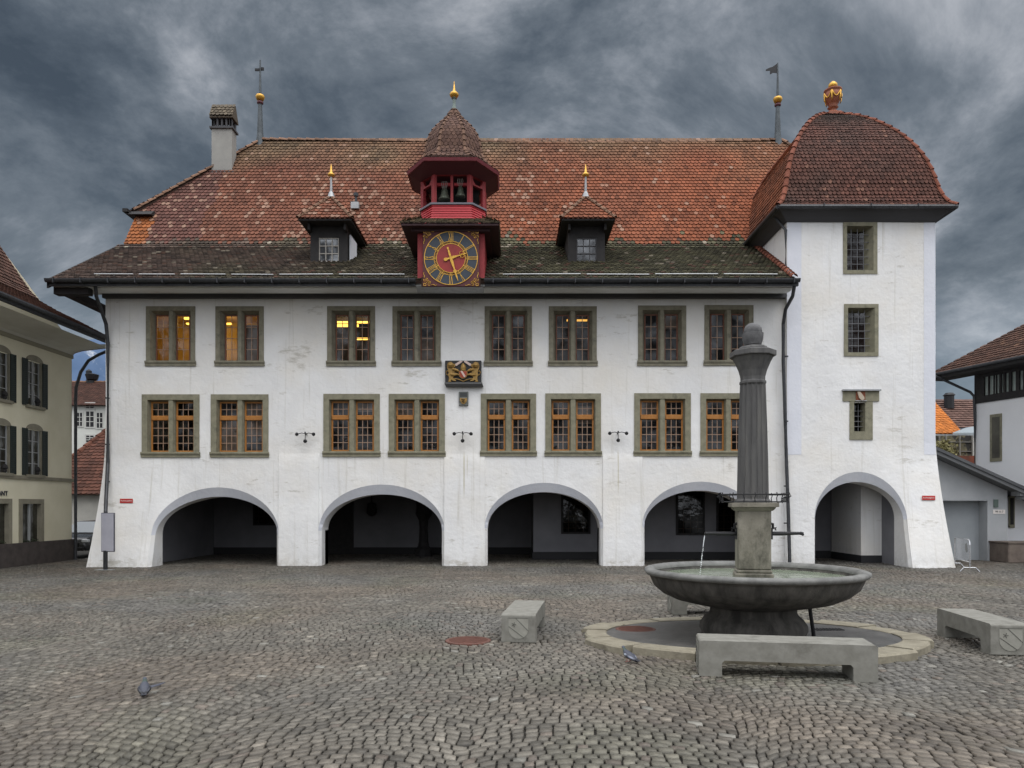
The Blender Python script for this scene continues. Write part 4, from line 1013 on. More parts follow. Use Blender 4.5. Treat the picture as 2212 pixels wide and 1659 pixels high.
for k in range(24):
    z0, z1 = 12.05 * k / 24, 12.05 * (k + 1) / 24
    mb.quad((FXt(14.66, z0), FYt(14.66, z0), z0), (14.66, 30.8, z0), (14.66, 30.8, z1), (FXt(14.66, z1), FYt(14.66, z1), z1))
    mb.quad((9.52, FYt(9.52, z0), z0), (9.52, FYt(9.52, z1), z1), (9.52, 30.8, z1), (9.52, 30.8, z0))
weighted_smooth(mb.build('wall', M_PLAST, ST), 30)
ring = MB(); intr = MB(); w.reveal(ring, intr, TA, 26.1, lambda x: lerp(26.7, 25.98, sst((x - 12.2) / 1.2)), 2.92, ins=.07)
weighted_smooth(ring.build('arch_ring', M_PLASTB, ST), 40); weighted_smooth(intr.build('arch_reveal', M_PLAST, ST), 40)
M_QN = mat('quoin_limewash', (.68, .70, .76), (.72, .735, .79), scale=1.5, rough=.92, bump=.3, bscale=9, bdist=.03)
for (x0, x1) in ((9.52, 10.02), (14.26, 14.66)):
    qn = MB()
    z = 3.86
    while z < 12.0:
        z2 = min(z + .4, 12.04)
        qn.quad((x0, FYt(x0, z) - .006, z), (x1, FYt(x1, z) - .006, z), (x1, FYt(x1, z2) - .006, z2), (x0, FYt(x0, z2) - .006, z2)); z = z2
    qn.build('painted_quoin', M_QN, ST)
b = MB()
b.quad((10.0, 29.6, .3), (14.5, 29.6, .3), (14.5, 29.6, 3.4), (10.0, 29.6, 3.4)); b.quad((9.9, 26.5, 3.15), (14.6, 26.5, 3.15), (14.6, 29.6, 3.15), (9.9, 29.6, 3.15)); b.quad((10.3, 26.6, 0), (10.3, 29.6, 0), (10.3, 29.6, 3.2), (10.3, 26.6, 3.2))
pb = MB(); pb.box(12.75, 14.5, 27.0, 29.5, .28, 3.1); pb.build('inner_pier', M_PLAST, ST)
b.quad((13.5, 25.9, 0), (13.5, 27.3, 0), (13.5, 27.3, 3.2), (13.5, 25.9, 3.2))
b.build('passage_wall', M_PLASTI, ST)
b = MB(); b.box(12.74, 14.5, 26.97, 29.5, 0, .28); b.box(10.3, 12.75, 29.56, 29.6, 0, .3); b.build('passage_plinth', M_DARKP, ST)
def tower_win(r, cols, rws, tshape=False):
    x0, x1, z0, z1 = r; yf = YT - .03; yb = YT + .30; f = .13; sp = .0; b = MB()
    bx0, bx1, bz0, bz1 = x0 + f + .0, x1 - f - .18, z0 + f, z1 - f - .1
    if tshape: f = .14; bx0, bx1, bz0, bz1 = x0 + .16, x1 - .28, z0 + .30, z1 - .04
    o_ = [(x0, z0), (x1, z0), (x1, z1), (x0, z1)]
    i_ = [(x0 + f, z0 + f), (x1 - f, z0 + f), (x1 - f, z1 - (f if not tshape else .02)), (x0 + f, z1 - (f if not tshape else .02))]
    if tshape: i_ = [(x0 + .15, z0 + .29), (x1 - .26, z0 + .29), (x1 - .26, z1 - .03), (x0 + .15, z1 - .03)]
    k_ = [(bx0, bz0), (bx1, bz0), (bx1, bz1), (bx0, bz1)]
    for j in range(4):
        q_ = (j + 1) % 4
        b.quad((o_[j][0], YT + .05, o_[j][1]), (o_[q_][0], YT + .05, o_[q_][1]), (o_[q_][0], yf, o_[q_][1]), (o_[j][0], yf, o_[j][1]))
        b.quad((o_[j][0], yf, o_[j][1]), (o_[q_][0], yf, o_[q_][1]), (i_[q_][0], yf, i_[q_][1]), (i_[j][0], yf, i_[j][1]))
        b.quad((i_[j][0], yf, i_[j][1]), (i_[q_][0], yf, i_[q_][1]), (k_[q_][0], yb, k_[q_][1]), (k_[j][0], yb, k_[j][1]))
    if tshape:
        X0, X1, Z1 = XX(1820, YT), XX(1898, YT), ZZ(845, YT)
        b.box(X0, X1, yf - .01, YT + .06, z1, Z1)
    fo = b.build('window', M_STONEF, ST)
    p = MB(); p.box(bx0 - .02, bx1 + .02, yb + .06, yb + .1, bz0 - .02, bz1 + .02); p.build('sash', M_ROOM if tshape else M_SASHR, fo)
    if not tshape:
        p = MB()
        for k in range(3): x = lerp(bx0, bx1, (k + .5) / 3); p.box(x - .055, x + .055, yb + .03, yb + .055, bz0, bz1)
        p.build('muntins', mat('brownish_sash', (.16, .08, .055), rough=.7), fo)
    p = MB(); p.quad((bx0, yb + .02, bz0), (bx1, yb + .02, bz0), (bx1, yb + .02, bz1), (bx0, yb + .02, bz1)); p.build('pane', M_GLASSD, fo)
    g = MB()
    ybar = YT + .14
    for k in range(1, cols): x = lerp(x0 + f, x1 - f - .06, k / cols); g.tube([(x, ybar, z0 + f - .02 + (.16 if tshape else 0)), (x, ybar, z1 - f * (0 if tshape else 1))], .011, 6)
    for k in range(1, rws): z = lerp(z0 + f + (.15 if tshape else 0), z1 - f, k / rws); g.tube([(x0 + f * .9, ybar, z), (x1 - f * .9 - (.12 if tshape else 0), ybar, z)], .012, 6)
    g.build('iron_grille', mat('grey_iron', (.16, .16, .17), rough=.5, metal=.4), fo)
    if tshape:
        g = MB(); g.box(X0 - .03, X1 + .03, yf - .10, YT + .05, Z1, Z1 + .05); g.build('drip_ledge', M_METALL, fo)
        cx = XX(1857.5, YT); g = MB(); g.box(cx - .16, cx + .16, yf - .03, yf - .012, z1 + .03, Z1 - .02); g.build('crest_field', mat('rust_red_stone', (.16, .05, .025), (.22, .07, .035), scale=12, rough=.9), fo)
        g = MB(); zt_ = Z1 - .03; g.prism([(cx - .13, yf - .08, zt_), (cx - .04, yf - .08, zt_), (cx + .1, yf - .08, zt_ - .18), (cx + .11, yf - .08, zt_ - .26), (cx + .02, yf - .08, zt_ - .31), (cx - .07, yf - .08, zt_ - .22)], (0, .05, 0)); g.build('crest_bend', mat('pale_carved_stone', (.45, .38, .30), rough=.8), fo)
        g = MB(); g.box(cx - .19, cx + .21, yf - .05, YT + .0, z1 - .0, z1 + .025); g.build('small_ledge', M_METALL, fo)
tower_win(TW[0], 4, 6); tower_win(TW[1], 4, 6); tower_win(TS, 2, 5, True)
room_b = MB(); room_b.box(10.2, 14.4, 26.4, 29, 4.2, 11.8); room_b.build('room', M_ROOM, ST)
# roof: curved pavilion
TCX, TCY = 12.09, 28.2
pts = [(3.06, 12.30), (2.87, 12.48), (2.74, 12.74), (2.64, 13.1), (2.56, 13.5), (2.45, 13.95), (2.28, 14.42), (2.10, 14.83), (1.88, 15.22), (1.62, 15.62), (1.2, 16.14), (.80, 16.52), (.42, 16.80), (.15, 16.92), (.02, 16.96)]
dense = []
acc = 0
for (r0, z0), (r1, z1) in zip(pts, pts[1:]):
    l = math.hypot(r1 - r0, z1 - z0); d = ((r1 - r0) / l, (z1 - z0) / l)
    while acc < l: dense.append((r0 + d[0] * acc, z0 + d[1] * acc, d)); acc += .15
    acc -= l
b = MB(); b.cur = (.04, .02, .018)
b.rings([[Vector((TCX + sx * (r - .02), TCY + sy * (r - .02), z - .01)) for sx, sy in ((-1, -1), (1, -1), (1, 1), (-1, 1))] for r, z in pts])
for (ax, ay, nx, ny, cf) in ((-1, -1, 0, -1, tower_col), (-1, 1, -1, 0, tower_side_col), (1, -1, 1, 0, tower_col)):
    rows = []
    for (r, z, d) in dense:
        if nx == 0: a, c = (TCX - r, TCY - r, z), (TCX + r, TCY - r, z)
        elif nx < 0: a, c = (TCX - r, TCY + r, z), (TCX - r, TCY - r, z)
        else: a, c = (TCX + r, TCY - r, z), (TCX + r, TCY + r, z)
        on = Vector((nx, ny, 0)); upv = (on * d[0] + Vector((0, 0, d[1]))).normalized(); nn = (on * d[1] + Vector((0, 0, -d[0]))).normalized()
        rows.append((a, c, upv, nn, .15))
    tile_rows(b, rows, cf, w=.145, th=.034)
b.build('roof', M_TILE, ST)
b = MB()
for sx, sy in ((-1, -1), (1, -1), (-1, 1)): ridge_tiles(b, [(TCX + sx * r, TCY + sy * r, z + .02) for r, z in pts], tridge_col, r=.085, ln=.34)
b.build('hip_tiles', M_TILE, ST)
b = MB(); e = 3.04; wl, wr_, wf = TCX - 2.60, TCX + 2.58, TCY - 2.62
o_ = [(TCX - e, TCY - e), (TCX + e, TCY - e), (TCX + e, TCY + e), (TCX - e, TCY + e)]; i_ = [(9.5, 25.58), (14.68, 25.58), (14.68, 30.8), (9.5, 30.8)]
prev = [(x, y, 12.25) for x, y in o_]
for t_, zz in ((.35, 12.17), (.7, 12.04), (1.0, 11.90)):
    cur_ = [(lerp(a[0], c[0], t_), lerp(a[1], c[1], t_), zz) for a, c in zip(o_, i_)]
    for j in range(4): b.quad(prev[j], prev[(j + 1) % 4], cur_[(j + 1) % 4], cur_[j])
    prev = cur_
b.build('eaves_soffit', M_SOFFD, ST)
b = MB()
for j, (a, c) in enumerate(((o_[0], o_[1]), (o_[1], o_[2]), (o_[3], o_[0]))):
    A, B = Vector((a[0], a[1], 12.27)), Vector((c[0], c[1], 12.27)); b.tube([A, B], .075, 8)
for x in (10.6, 12.2, 13.8): b.box(x - .012, x + .012, TCY - e - .09, TCY - e + .02, 12.25, 12.36)
b.tube([(TCX + e, TCY - e, 12.27), (TCX + e + .03, TCY - e - .02, 12.42)], .02, 5)
b.build('gutter', M_METAL, ST)
b = MB(); b.tube([(9.2, 25.9, 12.2), (9.35, 25.75, 11.9), (9.44, 25.5, 11.6), (9.44, 25.5, 10.0)], .05, 8); b.build('downpipe', M_METAL, ST)
# urn
b = MB(); ux = 12.24; uz = 16.93; b.box(ux - .26, ux + .26, TCY - .26, TCY + .26, uz - .15, uz + .12, .03)
urn = b.build('urn', mat('rust_red_urn', (.24, .07, .035), (.30, .10, .05), scale=5, rough=.6), ST)
b = MB(); b.lathe([(.14, .12), (.18, .18), (.09, .24), (.14, .30), (.2, .34), (.12, .38), (.2, .48), (.29, .66), (.31, .86), (.27, .92), (.33, .96), (.33, 1.0), (.2, 1.06), (.14, 1.10)], (ux, TCY, uz), 20); b.build('urn_body', MATS['rust_red_urn'], urn, smooth=True)
b = MB(); b.lathe([(.12, 1.08), (.17, 1.15), (.16, 1.24), (.07, 1.33), (.02, 1.36)], (ux, TCY, uz), 12); b.build('urn_flame', M_GOLD, urn, smooth=True)
b = MB()
for k in range(6):
    a0 = k * math.pi / 3; pp = []
    for j in range(9):
        a = a0 + j * math.pi / 24; s_ = math.sin(math.pi * j / 8); rr = .335 - .04 * s_; pp.append((ux + rr * math.cos(a), TCY + rr * math.sin(a), uz + .88 - .22 * s_))
    b.tube(pp, .026, 6)
    b.tube([(ux + .33 * math.cos(a0), TCY + .33 * math.sin(a0), uz + .88), (ux + .31 * math.cos(a0), TCY + .31 * math.sin(a0), uz + .6), (ux + .27 * math.cos(a0), TCY + .27 * math.sin(a0), uz + .5)], [.03, .026, .012], 6)
b.build('urn_garland', M_GOLD, urn, smooth=True)
# ================================================================ FOUNTAIN
FX_, FYY = 3.81, 11.7
FO = empty('fountain', (FX_, FYY, 0), 'stone fountain with wide round basin, fluted column and egg-shaped finial', 'fountain')
C0 = (FX_, FYY, 0)
b = MB(); b.lathe([(0.795, 0), (0.786, .06), (0.819, .13), (0.814, .20), (0.758, .29), (0.689, .35), (0.657, .40), (0.657, .47), (0.740, .53)], C0, 48)
weighted_smooth(b.build('foot', M_FST, FO), 40)
b = MB(); b.lathe([(0.666, .50), (0.758, .505), (0.971, .54), (1.221, .60), (1.415, .69), (1.545, .80), (1.605, .93), (1.619, .965), (1.665, .985), (1.693, 1.02), (1.684, 1.055), (1.637, 1.075), (1.573, 1.07), (1.531, 1.03), (1.517, .94), (1.295, .72), (0.740, .60), (0.278, .58)], C0, 96,
   rf=lambda t, z: 1 + .004 * math.sin(12 * t) + .003 * noise.noise(Vector((math.cos(t) * 4, math.sin(t) * 4, z * 3))))
basin = weighted_smooth(b.build('basin', M_FST, FO), 50)
b = MB(); b.lathe([(1.621, .968), (1.668, .987), (1.696, 1.021), (1.687, 1.058), (1.639, 1.079), (1.571, 1.074), (1.528, 1.032), (1.522, 1.0)], C0, 96, rf=lambda t, z: 1 + .004 * math.sin(12 * t) + .003 * noise.noise(Vector((math.cos(t) * 4, math.sin(t) * 4, z * 3))))
b.f = b.f[:-2]; weighted_smooth(b.build('basin_rim', M_FRIM, basin), 60)
m = mat('basin_water', (.20, .25, .17), (.30, .34, .26), scale=2.5, rough=.08, spec=.6, bump=.25, bscale=7, bdist=.03)
b = MB(); b.lathe([(0.278, .95), (1.522, .952), (1.522, .953), (0.278, .954)], C0, 64); o = b.build('water', m, basin)
def turned(bb, a=R(-12)):      # the column and its pedestal stand turned a little towards the south-west
    c, s = math.cos(a), math.sin(a); bb.v = [(FX_ + (x - FX_) * c - (y - FYY) * s, FYY + (x - FX_) * s + (y - FYY) * c, z) for x, y, z in bb.v]; return bb
b = MB(); b.box(FX_ - .285, FX_ + .285, FYY - .285, FYY + .285, .72, 1.02, .02); b.box(FX_ - .265, FX_ + .265, FYY - .265, FYY + .265, 1.02, 1.07, .015)
b.box(FX_ - .25, FX_ + .25, FYY - .25, FYY + .25, 1.07, 2.0, .02); turned(b)
ped = b.build('pedestal', M_FSTL, FO)
b = MB(); V = []
for h, z in ((.26, 1.985), (.30, 2.02), (.31, 2.045), (.35, 2.05), (.35, 2.11), (.33, 2.115)): V.append([(FX_ + sx * h, FYY + sy * h, z) for sx, sy in ((-1, -1), (1, -1), (1, 1), (-1, 1))])
b.rings(V); turned(b); b.build('pedestal_cornice', M_FSTL, ped)
b = MB(); b.lathe([(.27, 2.11), (.27, 2.15), (.245, 2.18), (.242, 2.2), (.232, 2.8), (.212, 3.5), (.195, 3.98), (.190, 4.0)], C0, 160, rf=lambda t, z: 1 - (.15 * abs(math.sin(8 * t)) ** .6 if 2.17 < z < 3.99 else 0) - 0)
sh = b.build('column_shaft', mat('dark_column_stone', (.066, .065, .066), (.125, .122, .118), scale=3, rough=.8, bump=.4, bscale=40, col3=(.13, .125, .115), s3=3, stretch=(2.5, 2.5, .22), lo3=.56, hi3=.72, bdist=.008), FO)
b = MB(); b.lathe([(.19, 3.98), (.205, 4.0), (.205, 4.03), (.188, 4.05), (.19, 4.10), (.215, 4.2), (.27, 4.33), (.31, 4.40), (.315, 4.42)], C0, 8, ang=math.pi / 8)
b.lathe([(.35, 4.42), (.355, 4.43), (.355, 4.50), (.34, 4.51)], C0, 8, ang=math.pi / 8); b.lathe([(.24, 4.51), (.24, 4.545), (.225, 4.55), (.21, 4.58)], C0, 8, ang=math.pi / 8)
b.build('capital', MATS['dark_column_stone'], FO)
b = MB()
egg = [(.09, 4.575), (.145, 4.61), (.170, 4.68), (.178, 4.74), (.182, 4.785), (.180, 4.795), (.155, 4.797), (.160, 4.82), (.150, 4.87), (.125, 4.91), (.08, 4.945), (.02, 4.96)]
egg = [(r_ * .9, z_) for r_, z_ in egg]; b.lathe(egg, C0, 40, rf=lambda t, z: 1 + (.012 * math.sin(10 * t) if z < 4.78 else .008 * math.sin(10 * t + 1)))
o = b.build('egg_finial', mat('egg_stone', (.075, .075, .078), (.13, .13, .132), scale=7, rough=.8, bump=.6, bscale=35, bdist=.01), FO); weighted_smooth(o, 30)
# iron hoop around the column foot
b = MB(); hw = .50; zt_, zb_ = 2.245, 2.13
b.tube([(FX_ - hw, FYY - .42, zt_), (FX_ + hw, FYY - .42, zt_)], .012, 6); b.tube([(FX_ - hw, FYY + .42, zt_), (FX_ + hw, FYY + .42, zt_)], .012, 6)
b.tube([(FX_ - hw + .04, FYY - .40, zb_), (FX_ + hw - .06, FYY - .40, zb_)], .010, 6); b.tube([(FX_ - hw + .04, FYY + .40, zb_), (FX_ + hw - .06, FYY + .40, zb_)], .010, 6)
for sx in (-1, 1): b.tube([(FX_ + sx * hw, FYY - .42, zt_), (FX_ + sx * hw, FYY + .42, zt_)], .012, 6); b.tube([(FX_ + sx * (hw - .05), FYY - .40, zb_), (FX_ + sx * (hw - .05), FYY + .40, zb_)], .010, 6)
for y in (FYY - .42, FYY + .42):
    for k in range(7):
        x = FX_ - hw + .02 + k * (2 * hw - .04) / 6; s_ = -1 if x < FX_ else 1
        b.tube([(x, y, zt_ + .03), (x + s_ * .012, y, zt_ - .02), (x - s_ * .004, y, (zt_ + zb_) / 2), (x + s_ * .008, y, zb_ - .02)], .008, 6)
for sx in (-1, 1):
    for k in range(5):
        y = FYY - .40 + k * .2; x = FX_ + sx * hw; b.tube([(x, y, zt_ + .03), (x + sx * .03, y, zt_ - .03), (x - sx * .01, y, (zt_ + zb_) / 2), (x - sx * .04, y, zb_)], .008, 6)
    b.tube([(FX_ + sx * .34, FYY - .3, 2.12), (FX_ + sx * (hw - .05), FYY - .4, zb_)], .008, 5)
b.v = [(x, FYY + (y - FYY) * .72, z) for x, y, z in b.v]; turned(b); b.build('iron_railing', M_IRON, FO)
# spouts
for sx in (-1, 1):
    b = MB(); z = 1.63; x0 = FX_ + sx * .30
    b.tube([(x0 - sx * .07, FYY - .05, z), (x0 + sx * .12, FYY - .05, z), (x0 + sx * .36, FYY - .06, z + .004), (x0 + sx * .44, FYY - .06, z + .004)], [.034, .034, .026, .024], 10)
    b.tube([(x0 + sx * .43, FYY - .06, z + .004), (x0 + sx * .46, FYY - .06, z), (x0 + sx * .475, FYY - .06, z - .03)], [.028, .028, .016], 10)
    b.box(min(x0 - sx * .09, x0 - sx * .02), max(x0 - sx * .09, x0 - sx * .02), FYY - .11, FYY + .01, z - .09, z + .09)
    b.tube([(x0 - sx * .06, FYY - .05, z + .16), (x0, FYY - .05, z + .15), (x0, FYY - .05, z + .08), (x0 + sx * .05, FYY - .05, z + .09), (x0 + sx * .04, FYY - .05, z + .05)], [.03, .022, .025, .018, .02], 7)
    b.build('water_spout', M_IRON, FO)
b = MB()
for k in range(26):
    t = k / 25; x = FX_ - .775 - .075 * t; z = 1.60 - .64 * t * t * (.75 + .25 * t) if False else 1.60 - .645 * (t ** 1.25)
    if k < 10: 
        if k < 9:
            t2 = (k + 1) / 25; b.tube([(x, FYY - .06, z), (FX_ - .775 - .075 * t2, FYY - .06, 1.60 - .645 * (t2 ** 1.25))], .008 - .0003 * k, 6)
    else:
        rr = random.uniform(.005, .010); b.lathe([(.002, -rr * 1.4), (rr, 0), (.002, rr * 1.4)], (x + random.uniform(-.006, .006), FYY - .06, z), 6)
b.build('water_jet', mat('falling_water', (.75, .78, .82), rough=.1, spec=.9), FO)
# kerb ring: big hewn stones, then its floor
KX, KY, KA, KB = 3.72, 11.6, 2.60, 2.08
ring_m = mat('kerb_sandstone', (.185, .165, .12), (.27, .245, .185), scale=4, rough=.88, bump=.5, bscale=30, col3=(.15, .135, .105), s3=2.5, bdist=.015)
kerb = empty('kerb_ring', (KX, KY, 0), 'low ring of yellowish hewn kerb stones laid around the foot of the fountain', 'kerb')
n_ = 15
for k in range(n_):
    a0 = 2 * math.pi * (k + .02) / n_; a1 = 2 * math.pi * (k + .98) / n_; b = MB(); V = []
    js = random.uniform(-.012, .012); jo = random.uniform(-.03, .03)
    for q in range(6):
        a = lerp(a0, a1, q / 5); c, s = math.cos(a), math.sin(a); ht = .075 - .055 * s + js
        o_ = 1 + jo + random.uniform(-.004, .004); wd = .37
        ro = Vector((KA * o_ * c, KB * o_ * s, 0)); ri = Vector(((KA - wd) * c, (KB - wd) * s, 0)); dn = (ro - ri).normalized() * .02; c0 = Vector((KX, KY, 0))
        V.append([c0 + ri + Vector((0, 0, -.03)), c0 + ri + Vector((0, 0, ht - .01)), c0 + ri + dn + Vector((0, 0, ht)), c0 + ro - dn + Vector((0, 0, ht)), c0 + ro + dn * random.uniform(0, .5) + Vector((0, 0, ht - .025)), c0 + ro + dn * random.uniform(-.3, 1) + Vector((0, 0, -.03))])
    b.rings(V); b.build('kerb_stone', ring_m, kerb)
b = MB(); V = [(KX + (KA - .36) * math.cos(2 * math.pi * k / 72), KY + (KB - .36) * math.sin(2 * math.pi * k / 72), .055 - .045 * math.sin(2 * math.pi * k / 72)) for k in range(72)]; b.poly(V)
o = b.build('paving', mat('wet_dark_paving', (.035, .035, .034), (.075, .072, .068), scale=3, rough=.45, bump=.5, bscale=14, col3=(.16, .155, .14), s3=5, lo3=.6, hi3=.7, bdist=.02), None); tag(o, kind='structure')
def lid(name, x, y, z, r, label):
    b = MB(); b.lathe([(r, z - .03), (r, z), (r - .02, z + .004), (.01, z + .004)], (x, y, 0), 40)
    for k in range(-5, 6):
        w_ = math.sqrt(max(0, (r * .85) ** 2 - (k * r * .15) ** 2)); b.box(x - w_, x + w_, y + k * r * .15 - .008, y + k * r * .15 + .008, z + .003, z + .009)
    o = b.build(name, mat('rusty_iron', (.095, .040, .029), (.145, .062, .045), scale=12, rough=.75, col3=(.09, .05, .04), s3=6)); tag(o, label, 'manhole cover', 'rusty round manhole covers')
lid('manhole_cover', -.67, 11.33, .008, .35, 'rust-red round manhole cover set in the cobbles beside the left bench')
lid('manhole_cover', XX(1373, 12.15), 12.15, .045, .33, 'rust-red round manhole cover inside the fountain kerb ring')
b = MB(); gx, gy = XX(1787, 12.1), 12.1; b.box(gx - .22, gx + .24, gy - .11, gy + .11, .02, .05)
for k in range(9): b.box(gx - .2 + k * .052, gx - .175 + k * .052, gy - .09, gy + .09, .05, .056)
o = b.build('drain_grate', M_IRON); tag(o, 'black rectangular drain grate inside the ring at right of the fountain foot', 'drain grate')
b = MB(); b.tube([(FX_ + .76, FYY - .33, .56), (FX_ + .84, FYY - .31, .06)], .03, 8); b.build('drain_pipe', M_IRON, FO)

# ================================================================ BENCHES
def bench(loc, rz, L_, label):
    """long axis along local x, front-left corner at the origin"""
    B = empty('stone_bench', (loc[0], loc[1], 0), label, 'bench', 'concrete benches around the fountain', rz=rz)
    H, D_, lw, th_ = .43, .52, .27, .235
    def lb(x0, x1, y0, y1, z0, z1, nm, bev=.014): q = MB(); q.box(x0, x1, y0, y1, z0, z1, bev); return q.build(nm, M_CONC, B, local=True)
    # one cast body: bridge profile extruded across, with softened outline
    q = MB(); c = .03
    pr = [(0, 0), (lw, 0), (lw, H - th_ - c), (lw + c, H - th_), (L_ - lw - c, H - th_), (L_ - lw, H - th_ - c), (L_ - lw, 0), (L_, 0), (L_, H - .02), (L_ - .02, H), (.02, H), (0, H - .02)]
    bv = .012
    def sh(i):       # inset outline point
        x, z = pr[i]; cx_, cz_ = L_ / 2, H * .5
        ix = bv if x < lw - .01 or (lw + .01 < x and False) else 0
        return x, z
    q.rings([[(x, 0, z) for x, z in pr], [(x, D_, z) for x, z in pr]], cap=False)
    n_ = len(pr)
    for y, fl in ((0, False), (D_, True)):
        for poly in ([0, 1, 2, 3, 10, 11], [6, 7, 8, 9, 4, 5], [3, 4, 9, 10]):
            pp = [(pr[i][0], y, pr[i][1]) for i in (poly if not fl else poly[::-1])]
            if poly == [6, 7, 8, 9, 4, 5]: pp = [(pr[i][0], y, pr[i][1]) for i in ([6, 7, 8, 9, 4, 5] if not fl else [5, 4, 9, 8, 7, 6])]
            q.poly(pp)
    body = q.build('bench_body', M_CONC, B, local=True)
    md = body.modifiers.new('bevel', 'BEVEL'); md.width = .012; md.segments = 2; md.limit_method = 'ANGLE'
    # shields on the ends: coat of arms with bend and star, slightly sunk frame
    for x_, sx in ((0, -1), (L_, 1)):
        q = MB(); cy_, w2, top, bot = D_ / 2, .15, H - .055, .06
        o_ = [(cy_ - w2, top), (cy_ + w2, top)] + [(cy_ + w2 * math.cos(t), bot + w2 - w2 * math.sin(t)) for t in [k * math.pi / 12 for k in range(13)]]
        X_ = x_ + sx * .007
        q.prism([(x_ - sx * .02, y, z) for y, z in o_], (sx * .026, 0, 0)); q.build('shield_relief', mat('shield_concrete', (.23, .225, .195), (.29, .285, .25), scale=8, rough=.85), B, local=True)
        q = MB()
        def line(a, c_, w_): 
            A = Vector((x_ + sx * .008, a[0], a[1])); C_ = Vector((x_ + sx * .008, c_[0], c_[1])); q.tube([A, C_], w_, 5)
        m_ = -sx if False else 1
        s1 = 1 if sx < 0 else -1          # bend runs from upper left to lower right seen from outside
        yL = cy_ + s1 * w2; yR = cy_ - s1 * w2
        line((cy_ + s1 * .04, top - .005), (yR + s1 * .002, top - .19), .004); line((yL - s1 * .004, top - .13), (cy_ - s1 * .08, bot + .02), .004)
        line((yL, top), (yR, top), .004)
        sc_ = (cy_ + s1 * .07, top - .10)
        for k in range(5):
            a = math.pi / 2 + k * 2 * math.pi / 5 + .3; line(sc_, (sc_[0] + .035 * math.cos(a), sc_[1] + .035 * math.sin(a)), .005)
        q.build('shield_lines', mat('groove_shadow_concrete', (.10, .098, .085), rough=.9), B, local=True)
    return B
bench((2.27, 8.97), math.atan2(-.35, 1.99), 2.03, 'long concrete bench in front of the fountain, broad side to the viewer')
# left bench: its shield end faces us, so the long axis runs away from the camera
bench((.355, 11.12), math.atan2(1.72, .22), 1.72, 'concrete bench at left of the fountain, shield end to the viewer')
bench((7.14, 10.17), math.atan2(1.62, .19), 1.63, 'concrete bench at right edge of the square, cut off by the frame')
bench((3.06, 14.05), 0.0, 1.85, 'concrete bench mostly hidden behind the fountain basin')

